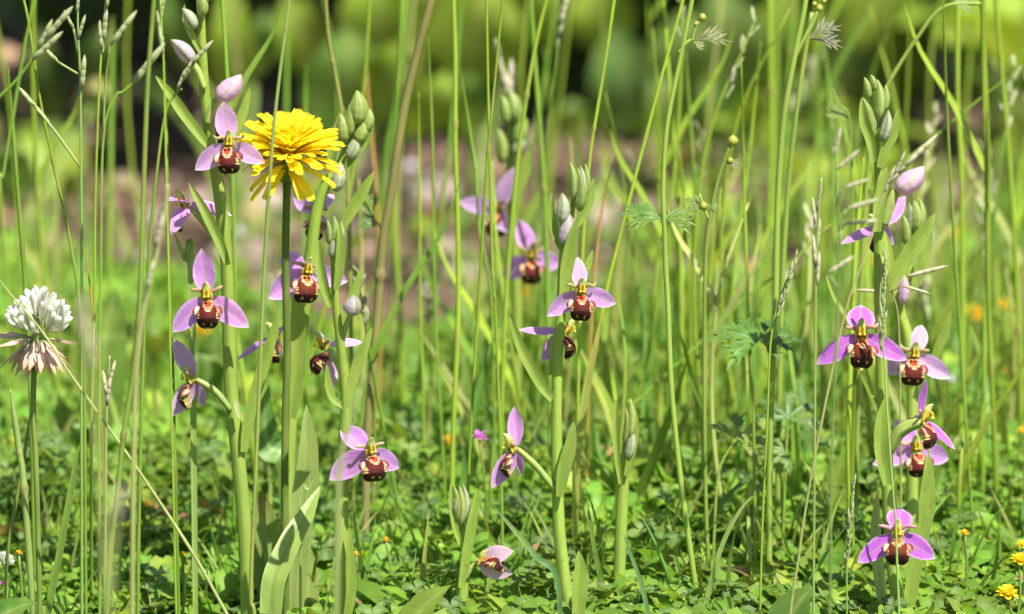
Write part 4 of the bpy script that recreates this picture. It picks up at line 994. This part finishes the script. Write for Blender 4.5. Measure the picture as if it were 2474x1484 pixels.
def buttercup(stem, Y, w, label, leaves=(), branches=(), buds=()):
    P = stem_path(stem, Y); g = P[-1]
    root = thing('buttercup', Vector((g.x, g.y, hgt(g.x, g.y))), label, 'buttercup')
    mb = MB(); mb.add(*tube(cr(P, 7), lambda t: w * mpp(Y) / 2 * (.75 + .25 * t), 9, (.27, .39, .065))); part('stem', mb, M_GRASS, root)
    for b in branches:
        mb = MB(); mb.add(*tube(cr([px(x, y, Y) for x, y in b], 5), w * .33 * mpp(Y), 7, (.28, .40, .07))); part('branch', mb, M_GRASS, root)
    for i, lf in enumerate(leaves):
        x, y, size, upx, upy, yaw, pitch = lf[:7]; col = lf[7] if len(lf) > 7 else (.13, .26, .05)
        c = px(x, y, Y); up = px(x + upx, y + upy, Y) - c
        mb = cut_leaf(MB(), c, size * mpp(Y), facing(yaw, pitch), up, col, lf[8] if len(lf) > 8 else 5, lf[9] if len(lf) > 9 else 150, seed=int(x), wl=lf[10] if len(lf) > 10 else .2)
        part('leaf', mb, M_LEAF, root)
    for x, y, rr in buds:
        c = px(x, y, Y); q = rr * .8 * mpp(Y)
        mb = MB(); mb.add(*tube([c + Vector((0, 0, -q)), c + Vector((0, 0, -q * .7)), c, c + Vector((0, 0, q * .6)), c + Vector((0, 0, q))], lambda t: q * math.sin(math.pi * min(.97, max(.06, t))), 10, lambda t, a: (.45, .46, .06) if math.cos(5 * a) > 0 else (.30, .36, .06)))
        part('bud', mb, M_COLUMN, root)
    return root
buttercup([(1676, -20), (1647, 126), (1612, 302), (1602, 453), (1606, 560), (1608, 640), (1614, 746), (1622, 938), (1642, 1140), (1662, 1290), (1684, 1441), (1690, 1484)], .02, 15,
          'buttercup stem with a collar of narrow cut leaves and a side bud', [(1602, 527, 112, -100, -18, 0, 55, (.14, .27, .05), 4, 60, .13), (1606, 527, 84, 100, 0, 0, 55, (.17, .28, .05), 4, 70, .15), (1672, 95, 104, 100, -20, 0, 40, (.15, .18, .06), 2, 26, .10), (1672, 98, 40, 80, 60, 0, 30, (.22, .24, .1), 2, 20, .14)],
          [((1640, 130), (1655, 108), (1676, 92)), ((1672, 95), (1680, 70), (1692, 48))], [(1697, 42, 13), (1682, 58, 9)])
buttercup([(1766, 348), (1752, 382), (1733, 443), (1715, 528), (1706, 604), (1702, 746), (1702, 990), (1706, 1240), (1716, 1440), (1718, 1484)], .04, 11,
          'slim buttercup stem topped by a small greenish bud', [(1704, 505, 62, -50, -40, 0, 40, (.19, .28, .05), 3, 60, .16), (1708, 500, 32, 50, -10, 0, 40, (.13, .24, .05), 3, 60, .2), (1750, 395, 52, 100, 12, 0, 40, (.22, .26, .1), 2, 24, .14)],
          [((1712, 530), (1700, 500), (1690, 470))], [(1771, 340, 17), (1764, 388, 11), (1700, 498, 14)])
buttercup([(1948, -10), (1940, 40), (1919, 141), (1894, 282), (1881, 453), (1876, 604), (1873, 746), (1862, 1000), (1858, 1300)], .05, 17,
          'tall buttercup stem with pinkish bracts below its top buds', [(1955, 92, 100, 100, -50, 0, 35, (.15, .17, .07), 3, 50, .10), (1962, 95, 80, 100, 2, 0, 35, (.16, .16, .07), 2, 20, .11)],
          [((1919, 141), (1940, 100), (1960, 62), (1978, 22))], [(1980, 20, 12), (1990, 2, 10), (1968, 10, 9)])
buttercup([(1962, 30), (1934, 200), (1909, 402), (1894, 604), (1886, 800), (1880, 1100)], .09, 15, 'leafless buttercup stem close behind the tall one')
buttercup([(2370, 8), (2279, 18), (2213, 96), (2148, 200), (2120, 270), (2096, 420), (2080, 700), (2072, 1000)], .10, 12, 'arching buttercup stem over the bud tip of the big orchid', [(2300, 10, 60, 60, -10, 0, 40, (.2, .3, .06), 3, 50, .18)])
buttercup([(1812, 830), (1815, 900), (1820, 1000), (1824, 1300)], .05, 9, 'leafy buttercup with a broad dark toothed leaf left of the thin spike',
          [(1832, 822, 132, -100, -30, 0, 60, (.12, .25, .045), 5, 120, .2), (1836, 820, 100, 100, -10, 0, 60, (.11, .23, .045), 5, 130, .2)])
buttercup([(1790, 1060), (1760, 1090), (1735, 1150), (1725, 1300)], .06, 8, 'leafy buttercup with a pale lobed leaf low in the grass', [(1785, 1062, 110, 40, -60, 0, 50, (.26, .37, .07), 5, 200, .26)])
buttercup([(1905, 1010), (1900, 1080), (1895, 1200), (1890, 1350)], .08, 8, 'dark lobed buttercup leaf behind the curved yellow stalk', [(1905, 1010, 105, 10, -80, 0, 45, (.11, .23, .05), 5, 200, .24), (1900, 1090, 80, -60, 20, 0, 45, (.12, .24, .05), 5, 150, .24)])
buttercup([(2010, 215), (2030, 255), (2052, 290), (2060, 480), (2062, 800)], .12, 7, 'cut buttercup leaf left of the big orchid bud spike', [(2052, 290, 75, -60, -60, 0, 45, (.2, .3, .06), 3, 40, .24)])
buttercup([(880, 470), (905, 530), (922, 575), (915, 800), (905, 1050)], .11, 6, 'feathery dark weed leaf rising from the olive stalk', [(896, 520, 70, -20, -70, 0, 20, (.16, .25, .06), 3, 50, .2), (910, 545, 50, -60, -30, 0, 20, (.15, .24, .06), 3, 60, .2)])

# ---------------------------------------------------------------- broad low leaves in the meadow
def ovate(t): return float(np.interp(t, [0, .06, .2, .4, .65, .85, 1], [.10, .40, .86, 1.0, .76, .36, .02]))
def big_leaf(mb, P, wd, n, col, cup=.18, wave=.08, seed=0, nv=7, dark=.8):
    r = random.Random(seed); hi = lerp3(col, (.5, .55, .2), .35)
    def f(t, s):
        c = lerp3(col, mul3(col, dark), .5 + .5 * math.sin(13 * t - 5 * abs(s) + seed))
        if abs(s) < .08: c = hi
        return c
    return mb.add(*blade(P, lambda t: wd * ovate(t) * (1 + .05 * math.sin(37 * t + seed)), n, cup, nv, f, wave, seed=seed))
def low_leaf(pts, Y, w, col, label, yaw=0, pitch=50, cup=.15, name='broad_leaf', group=None):
    P = [px(p[0], p[1], Y + (p[2] if len(p) > 2 else 0)) for p in pts]
    g = P[0]; loc = Vector((g.x, g.y, hgt(g.x, g.y)))
    if g.z > loc.z:
        P = [Vector((g.x, g.y + .01, loc.z - .004))] + P
    mb = big_leaf(MB(), cr(P, 5), w * mpp(Y), facing(yaw, pitch), col, cup, .06, int(pts[0][0]), 9)
    o = obj(name, mb.mesh(name, M_LEAF, origin=loc), None, loc); return tag(o, label, 'leaf', group)
low_leaf([(940, 1610), (985, 1520), (1035, 1455), (1088, 1415)], -.03, 95, (.25, .37, .05), 'broad sunlit yellow-green leaf at the foot of the short orchid', -20, 45)
low_leaf([(2000, 1330), (2005, 1240), (2020, 1160), (2042, 1078)], .12, 95, (.26, .38, .05), 'upright broad yellow-green leaf left of the big orchid', -10, 20)
low_leaf([(1880, 1580), (1905, 1500), (1935, 1450), (1960, 1425)], -.02, 110, (.11, .25, .035), 'wide dark green leaf low beside the brown-footed stalk', 0, 55)
low_leaf([(-40, 1530), (0, 1490), (50, 1465), (90, 1455)], -.05, 90, (.13, .28, .04), 'large round green leaf in the left corner of the carpet', 10, 55)
low_leaf([(250, 880), (255, 800), (270, 740), (280, 700)], .25, 120, (.20, .33, .06), 'blurred pale green leaf behind the clover flower', 10, 40)
low_leaf([(1500, 720), (1520, 650), (1530, 600), (1535, 570)], .55, 110, (.30, .40, .09), 'blurred light green leaf before the bare soil', 10, 40)
low_leaf([(1560, 1400), (1590, 1340), (1600, 1290), (1605, 1260)], .06, 70, (.25, .38, .05), 'small bright toothed leaf between the buttercup stems', 0, 40)
low_leaf([(2240, 1530), (2280, 1470), (2320, 1435), (2355, 1415)], .03, 60, (.16, .30, .05), 'oval green leaf right of the big orchid foot', -10, 55)
low_leaf([(505, 900), (515, 860), (520, 820), (520, 790)], .30, 90, (.16, .32, .05), 'blurred green leaf behind the tall orchid', 10, 50)
low_leaf([(700, 1130), (650, 1080), (640, 1000), (650, 930)], .10, 80, (.13, .29, .06), 'ridged green leaf behind the broad orchid leaves', 10, 40)

# ---------------------------------------------------------------- clover plants that can be told apart in front
def trefoil_leaf_mesh(k):
    r = random.Random(k); mb = MB(); c0 = [(.075, .19, .03), (.11, .24, .035), (.065, .165, .03), (.17, .28, .04)][k]
    for q in range(3):
        P = [Vector((1.0 * i / 6, 0, .10 * math.sin(math.pi * i / 6) - .10 * (i / 6) ** 2)) for i in range(7)]
        V, F, C = blade(P, lambda t: .86 * float(np.interp(t, [0, .15, .4, .65, .85, 1], [.08, .38, .82, 1.0, .95, .50])), Vector((0, 0, 1)), .28, 7, lambda t, s: lerp3(jit(c0, r, .05), lerp3(c0, (.4, .5, .25), .6), .55 * (abs(t - .5 + .25 * abs(s)) < .10 or abs(s) < .1)))
        V[6 * 7 + 3] -= Vector((.10, 0, 0))
        m = Matrix.Rotation(R(120 * q), 3, 'Z') @ Matrix.Rotation(R(-14), 3, 'Y')
        mb.add([m @ v for v in V], F, C)
    mb.add(*tube(cr([Vector((0, 0, 0)), Vector((.1, .05, -1.2)), Vector((.4, .2, -3.0))], 3), .06, 5, (.20, .28, .07)))
    return mb.mesh('leaf', M_LEAF)
TREF = [trefoil_leaf_mesh(k) for k in range(4)]
def clover_plants():
    r = random.Random(13)
    for i in range(90):
        Y = r.uniform(-.04, .2); x = r.uniform(-1, 1) * .19 * (2 + Y) / 2; lo = min(1, max(.22, .15 + Y / .16 * .85))
        z = hgt(x, Y)
        root = thing('clover_plant', Vector((x, Y, z)), 'small clover plant with three-part leaves in the carpet under the orchids', 'clover', 'clover plants in the carpet')
        for j in range(r.randint(5, 9)):
            s = r.uniform(.0042, .0072); zz = r.uniform(.012, .046) * lo + .004; a = r.uniform(0, 6.28); d = r.uniform(.002, .022)
            obj('leaf', TREF[r.randrange(4)], root, (math.cos(a) * d, math.sin(a) * d, zz), (r.uniform(-.1, .6), r.uniform(-.4, .4), r.uniform(0, 6.28)), s)
clover_plants()

# ---------------------------------------------------------------- small far flowers
def blob_flower(name, x, y, Y, rad, col, label, n=14, cat='flower', group=None, seed=0, two=None):
    """a little head of many petals on a thin stalk"""
    r = random.Random(seed + int(x)); c = px(x, y, Y); rr = rad * mpp(Y)
    g = Vector((c.x + r.uniform(-.004, .004), c.y, hgt(c.x, c.y)))
    if c.z < g.z + .01: c.z = g.z + .012
    root = thing(name, g, label, cat, group)
    mb = MB(); mb.add(*tube(cr([g - Vector((0, 0, .004)), g.lerp(c, .5) + Vector((.002, 0, 0)), c], 4), .0006, 6, (.18, .28, .06))); part('stem', mb, M_GRASS, root)
    for i in range(n):
        a = i * 2.4; e = math.asin(-.25 + 1.2 * (i + .5) / n)
        d = Vector((math.cos(a) * math.cos(e), math.sin(a) * math.cos(e), math.sin(e)))
        P = cr([c + d * rr * .15, c + d * rr * .6 + Vector((0, 0, rr * .06)), c + d * rr], 3)
        mb = MB(); mb.add(*blade(P, lambda t: rr * .62 * math.sin(math.pi * min(.93, .2 + t * .62)), Vector((0, -.4, 1)) if e > .9 else (Vector((0, 0, 1)) - d * d.z), .4, 5, jit(two if two and i % 3 == 0 else col, r, .1)))
        part('petal', mb, M_FLORET, root)
YEL = (.90, .70, .03)
for i, (x, y, Y, rr) in enumerate([(2432, 1440, -.02, 30), (2462, 1358, .0, 24), (2470, 1320, .01, 16)]):
    blob_flower('medick_flower', x, y, Y, rr, YEL, 'tiny clustered yellow medick head in the leaves near the big orchid foot', 22, group='yellow medick heads by the big orchid')
for i, (x, y, Y, rr) in enumerate([(488, 806, .42, 28), (500, 800, .44, 22), (1262, 715, .5, 20), (1224, 822, .42, 18), (2354, 768, .4, 24), (2305, 572, .75, 16), (1966, 615, .6, 16), (2468, 660, .7, 18), (1085, 1068, .25, 14), (932, 1306, .06, 10), (2470, 1045, .2, 14), (1120, 805, .5, 12), (1735, 640, .6, 14), (1812, 660, .6, 13), (2330, 1290, .03, 12), (45, 1338, .0, 10), (440, 1340, .02, 9), (860, 1340, .04, 9), (2420, 740, .45, 16), (1300, 770, .5, 15), (1150, 760, .5, 13), (2120, 640, .55, 15), (1905, 880, .35, 14), (1430, 940, .3, 14), (2440, 900, .3, 14), (1700, 900, .4, 13)]):
    blob_flower('yellow_flower', x, y, Y, rr * (1.35 if Y > .2 else 1), (.85, .56, .03), 'small out-of-focus orange-yellow flower in the meadow carpet', 12, group='yellow flowers in the carpet')
blob_flower('pink_flower', 1158, 1060, .10, 22, (.72, .22, .66), 'single small bright pink flower left of the middle orchid', 10)
blob_flower('pink_flower', 8, 1412, .0, 10, (.68, .2, .62), 'tiny bright pink bloom under the small clover head', 8)
for x, y, Y, rr in ((993, 408, .95, 20), (1040, 702, .62, 18), (2295, 920, .3, 16), (575, 565, .75, 18)):
    blob_flower('white_flower', x, y, Y, rr, (.82, .82, .84), 'small blurred white flower at the back of the meadow', 12, group='white flowers at the back')

# ---------------------------------------------------------------- bare soil: stones and dead leaves
def stone_mesh(k):
    r = random.Random(k + 5); mb = MB(); n = 10; m = 7; V = []; F = []
    for i in range(m + 1):
        th = math.pi * i / m
        for j in range(n):
            a = 2 * math.pi * j / n; d = Vector((math.sin(th) * math.cos(a), math.sin(th) * math.sin(a), math.cos(th)))
            q = 1 + .35 * mnoise.noise(d * 1.6 + Vector((k * 7, 0, 0))); V.append(Vector((d.x * q, d.y * q * .85, d.z * q * .6)))
    for i in range(m):
        for j in range(n): F.append((i * n + j, (i + 1) * n + j, (i + 1) * n + (j + 1) % n, i * n + (j + 1) % n))
    mb.add(V, F, [(.28, .21, .17), (.33, .27, .22), (.19, .13, .10)][k]); return mb.mesh('stone', M_STONE)
STN = [stone_mesh(k) for k in range(3)]
r_ = random.Random(31)
for i, (x, y, s) in enumerate([(593, 640, .020), (620, 610, .012), (690, 560, .014), (1075, 625, .016), (1110, 690, .010), (850, 545, .014), (880, 575, .018), (1480, 470, .020), (1560, 430, .018), (1650, 420, .02), (1440, 560, .014), (780, 470, .013), (960, 470, .016), (1050, 480, .02), (1130, 430, .016), (1770, 410, .02), (640, 510, .015), (735, 610, .012), (1590, 560, .016), (2290, 190, .035), (2240, 130, .03), (330, 640, .014)]):
    d = _R @ Vector(((x - 1237) / 2474 * 36 / LENS, (742 - y) / 2474 * 36 / LENS, -1)); t = -CAM_H / d.z; p = Vector(cam.location) + d * t
    s *= 1.1; k = i % 3
    o = obj('stone', STN[k], None, (p.x, p.y, hgt(p.x, p.y) + .25 * s), (0, 0, r_.uniform(0, 6)), (s, s * r_.uniform(.7, 1), s * r_.uniform(.7, 1)))
    tag(o, ['dull pinkish grey pebble lying on the bare soil', 'pale rounded pebble lying on the bare soil', 'dark brown clod lying on the bare soil'][k], 'stone', ['pinkish pebbles', 'pale pebbles', 'dark clods'][k])
def dead_leaf(x0, y0, x1, y1, Y, w, col, label):
    a, b = px(x0, y0, Y), px(x1, y1, Y); m = a.lerp(b, .5) + Vector((0, -.01, .012))
    g = Vector((a.x, a.y, hgt(a.x, a.y)))
    root = thing('dead_leaf', g, label, 'dead leaf')
    mb = big_leaf(MB(), cr([a, m, b], 7), w * mpp(Y), Vector((.1, -.6, .8)), col, .3, .2, int(x0), 9, .7); part('leaf_blade', mb, M_DRY, root)
    mb = MB(); mb.add(*tube(cr([g - Vector((0, 0, .005)), g.lerp(a, .6) + Vector((.006, 0, 0)), a], 4), .0016, 6, (.22, .18, .08))); part('stalk', mb, M_GRASS, root)
dead_leaf(235, 462, 385, 505, .95, 50, (.34, .26, .16), 'withered tan leaf hanging behind the left grasses')
dead_leaf(-30, 240, 55, 130, 1.15, 90, (.42, .25, .17), 'curled brown dead leaf at the dark left edge')
dead_leaf(185, 250, 290, 262, .95, 48, (.32, .30, .11), 'yellowing limp leaf in the dark gap at the left')
dead_leaf(2060, 130, 2150, 40, 1.5, 60, (.30, .17, .10), 'rusty brown dead leaf among the far plants')

# ---------------------------------------------------------------- broad-leaved plants behind the soil
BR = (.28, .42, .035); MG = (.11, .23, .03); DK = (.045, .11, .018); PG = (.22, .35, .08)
def broad_plant(bx, Y, leaves, label, seed=0):
    """bx: photo x of the foot; leaves: blade base (x, y), blade tip (x, y), width, colour, depth offset, face (yaw, pitch)"""
    p = px(bx, 400, Y); z0 = hgt(p.x, Y)
    root = thing('broad_leaved_plant', Vector((p.x, Y, z0)), label, 'plant')
    for i, (b, t, wd, col, dy, fc) in enumerate(leaves):
        a = px(b[0], b[1], Y + dy); e = px(t[0], t[1], Y + dy - .02)
        n = facing(*fc)
        P = cr([a, a.lerp(e, .5) + n * .012, e], 6)
        mb = big_leaf(MB(), P, wd * mpp(Y), n, col, .16, .10, seed * 11 + i, 9)
        lf = part('leaf', mb, M_LEAF, root)
        g = Vector((p.x + .012 * math.sin(i * 2.1), Y + .012 * math.cos(i * 2.1), z0 - .005))
        mb = MB(); mb.add(*tube(cr([g, g.lerp(a, .5) + Vector((.008 * math.sin(i), .012, .015)), a], 5), .0024, 7, (.20, .30, .06)))
        st = part('petiole', mb, M_GRASS, root)
def auto_plant(bx, Y, n, h, L, col, label, seed):
    r = random.Random(seed); p = px(bx, 400, Y); z0 = hgt(p.x, Y)
    root = thing('broad_leaved_plant', Vector((p.x, Y, z0)), label, 'plant')
    for i in range(n):
        a = 2 * math.pi * (i / n) + r.uniform(-.4, .4); k = r.uniform(.45, 1); hh = h * r.uniform(.35, 1.0); l = L * r.uniform(.7, 1.15)
        out = Vector((math.cos(a), math.sin(a), 0)); g = Vector((p.x, Y, z0 - .005)) + out * .01
        b = g + out * (h * .22 * k) + Vector((0, 0, hh)); rise = r.uniform(-.25, .75)
        e = b + out * l * math.cos(rise) + Vector((0, 0, l * math.sin(rise)))
        m = b.lerp(e, .55) + Vector((0, 0, l * .14))
        n_ = (Vector((0, 0, 1)) - out * .5 * math.sin(rise) * 2).normalized()
        mb = big_leaf(MB(), cr([b, m, e], 6), l * r.uniform(.42, .6), n_, jit(col if r.random() < .7 else BR, r, .15), .2, .10, seed * 13 + i, 7); part('leaf', mb, M_LEAF, root)
        mb = MB(); mb.add(*tube(cr([g, g.lerp(b, .5) + out * .006, b], 4), .0022, 6, (.19, .28, .06))); part('petiole', mb, M_GRASS, root)
    return root
broad_plant(560, 0.98, [((560, 250), (555, -60), 120, BR, 0, (5, 10)), ((470, 180), (395, -40), 90, MG, .1, (-10, 20)), ((610, 190), (640, 20), 80, MG, .08, (10, 20)), ((420, 260), (330, 180), 80, DK, .12, (-10, 30))], 'plant with a tall strap-like lit leaf behind the tall orchid', 1)
broad_plant(830, 1.1, [((830, 330), (840, 60), 230, (.19, .36, .06), 0, (10, 30)), ((900, 300), (1000, 90), 170, BR, -.04, (15, 30)), ((930, 160), (900, -80), 220, BR, .06, (0, 35)), ((760, 180), (690, -10), 150, BR, .10, (-5, 30)), ((1000, 330), (1080, 170), 110, BR, -.06, (20, 20))], 'broad sunlit plant with wide lime leaves behind the yellow flower', 2)
broad_plant(1130, 1.12, [((1120, 210), (1190, -60), 240, BR, 0, (5, 35)), ((1080, 140), (1030, -70), 180, BR, .05, (-10, 35)), ((1250, 110), (1330, -60), 170, BR, .04, (10, 35)), ((1120, 330), (1140, 180), 130, MG, -.06, (0, 45))], 'lime-leaved plant above the dark gap in the middle', 3)
broad_plant(1390, 1.22, [((1388, 340), (1384, 240), 92, (.20, .33, .05), 0, (0, 20))], 'single small round-leaved seedling in the dark gap', 4)
broad_plant(1560, 1.25, [((1545, 330), (1480, 60), 190, (.12, .26, .06), 0, (-8, 25)), ((1480, 130), (1420, -60), 160, BR, .06, (-8, 30)), ((1600, 260), (1660, 20), 170, PG, .03, (10, 25)), ((1640, 350), (1570, 190), 120, MG, -.05, (0, 40))], 'grey-green broad plant right of the dark gap', 5)
broad_plant(1800, 1.3, [((1790, 250), (1740, -60), 180, PG, 0, (-5, 25)), ((1850, 230), (1900, -40), 170, BR, .04, (10, 25)), ((1760, 340), (1700, 200), 120, MG, -.05, (-5, 40)), ((1900, 330), (1960, 190), 110, PG, -.04, (5, 40))], 'pale green broad plant behind the buttercups', 6)
broad_plant(2080, 1.4, [((2060, 240), (2030, -40), 150, PG, 0, (-5, 25)), ((2130, 260), (2180, 60), 150, BR, .02, (10, 25)), ((2200, 160), (2240, -60), 160, (.13, .25, .05), .1, (10, 30))], 'green broad plant behind the big orchid bud spike', 7)
broad_plant(2400, 1.4, [((2380, 230), (2350, -30), 170, PG, .1, (-5, 30)), ((2440, 240), (2500, 20), 150, MG, .0, (10, 30)), ((2450, 380), (2490, 270), 100, BR, -.15, (10, 40))], 'broad plant in the far right corner', 8)
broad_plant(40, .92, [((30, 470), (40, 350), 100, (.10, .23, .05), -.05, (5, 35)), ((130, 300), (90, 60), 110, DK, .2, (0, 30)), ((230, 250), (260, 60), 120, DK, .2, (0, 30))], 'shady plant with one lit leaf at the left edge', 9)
r_ = random.Random(77)
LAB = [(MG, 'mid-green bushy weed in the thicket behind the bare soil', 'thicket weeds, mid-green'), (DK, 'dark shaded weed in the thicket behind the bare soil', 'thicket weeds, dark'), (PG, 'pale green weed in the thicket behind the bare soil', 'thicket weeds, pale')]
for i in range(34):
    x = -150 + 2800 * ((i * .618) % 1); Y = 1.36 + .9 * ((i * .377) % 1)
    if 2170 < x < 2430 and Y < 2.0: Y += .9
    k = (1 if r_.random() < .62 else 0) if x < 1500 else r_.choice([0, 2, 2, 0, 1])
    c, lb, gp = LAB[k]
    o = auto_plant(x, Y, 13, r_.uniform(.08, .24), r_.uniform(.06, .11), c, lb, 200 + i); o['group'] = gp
for i in range(16):                                            # low growth creeping over the soil at the right
    x = r_.uniform(1700, 2600) if i > 3 else r_.uniform(-100, 250); Y = r_.uniform(.95, 1.55)
    if 2170 < x < 2430: x -= 300
    o = auto_plant(x, Y, 8, r_.uniform(.02, .06), r_.uniform(.03, .05), r_.choice([BR, PG, MG]), 'low spreading weed on the bare soil', 300 + i); o['group'] = 'low weeds on the soil'
for i in range(9):                                             # seedlings on the open soil
    x = [600, 700, 800, 980, 1080, 1430, 1520, 1620, 1720][i]; Y = [1.0, 1.12, .95, 1.05, .92, 1.12, 1.0, 1.2, 1.05][i]
    o = auto_plant(x, Y, 6, r_.uniform(.012, .03), r_.uniform(.018, .034), r_.choice([MG, PG, (.25, .22, .08)]), 'small seedling weed scattered on the open soil', 350 + i); o['group'] = 'seedlings on the open soil'
for i in range(26):                                            # a hedge beyond, closing the view
    x = -2.6 + 5.2 * (i / 25); Y = 2.95 + .35 * ((i * .618) % 1)
    p = px(1237, 0, Y); o = auto_plant(1237 + x / mpp(Y), Y, 18, r_.uniform(.35, .6), r_.uniform(.14, .2), DK if i % 3 else MG, 'tall leafy shrub in the hedge closing the view', 400 + i); o['group'] = 'hedge shrubs'

# ---------------------------------------------------------------- shrubs added for shade: their crowns hang unseen over the thicket
def shrub(x, Y, rx, ry, zc, rz, n, seed, label):
    g = np.random.default_rng(seed); r = random.Random(seed)
    root = thing('shrub', Vector((x, Y, 0)), label, 'shrub')
    mb = MB(); limbs = []
    base = Vector((0, 0, -.02))
    for k in range(7):
        a = 6.28 * k / 7 + r.uniform(-.3, .3); e = Vector((math.cos(a) * rx * .75, math.sin(a) * ry * .75, zc + r.uniform(-.1, .25) * rz))
        m = Vector((e.x * .25, e.y * .25, zc * .55)); P = cr([base, m, e], 5); limbs.append(P)
        mb.add(*tube(P, lambda t: .014 * (1 - .8 * t), 7, (.16, .11, .07)))
    obj('trunk', mb.mesh('trunk', M_STONE), root)
    nu = 4; P = [Vector((i / nu, 0, .12 * math.sin(2.6 * i / nu) - .1 * (i / nu) ** 2)) for i in range(nu + 1)]
    lv, lf, _ = blade(P, lambda t: .55 * ovate(t), Vector((0, 0, 1)), .2, 3)
    lv = np.array([tuple(v) for v in lv]); lf = np.array(lf)
    u = g.normal(size=(n, 3)); u /= np.linalg.norm(u, axis=1)[:, None]; q = g.uniform(.45, 1.0, n) ** .6 * (1 + .18 * np.sin(5 * u[:, 0] + seed) * np.cos(4 * u[:, 1]))
    px_, py_, pz_ = u[:, 0] * rx * q, u[:, 1] * ry * q, zc + u[:, 2] * rz * q
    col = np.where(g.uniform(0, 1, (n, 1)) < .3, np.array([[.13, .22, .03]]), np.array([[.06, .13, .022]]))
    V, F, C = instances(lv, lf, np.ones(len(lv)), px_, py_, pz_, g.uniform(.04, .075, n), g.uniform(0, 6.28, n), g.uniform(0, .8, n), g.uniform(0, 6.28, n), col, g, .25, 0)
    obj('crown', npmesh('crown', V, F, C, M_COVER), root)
for i, (x, Y, rx, ry, zc, rz, n) in enumerate([(-.55, 1.45, .42, .80, .55, .28, 3000), (.10, 1.82, .46, .78, .55, .28, 4000), (.56, 1.95, .36, .62, .60, .28, 1500), (1.15, 2.1, .45, .6, .62, .3, 1300)]):
    shrub(x, Y, rx, ry, zc, rz, n, 50 + i, ['unseen shrub added to shade the dark left thicket', 'unseen shrub added to shade the gap behind the soil', 'thinner unseen shrub added over the pale green weeds', 'unseen shrub added beyond the far right corner'][i])
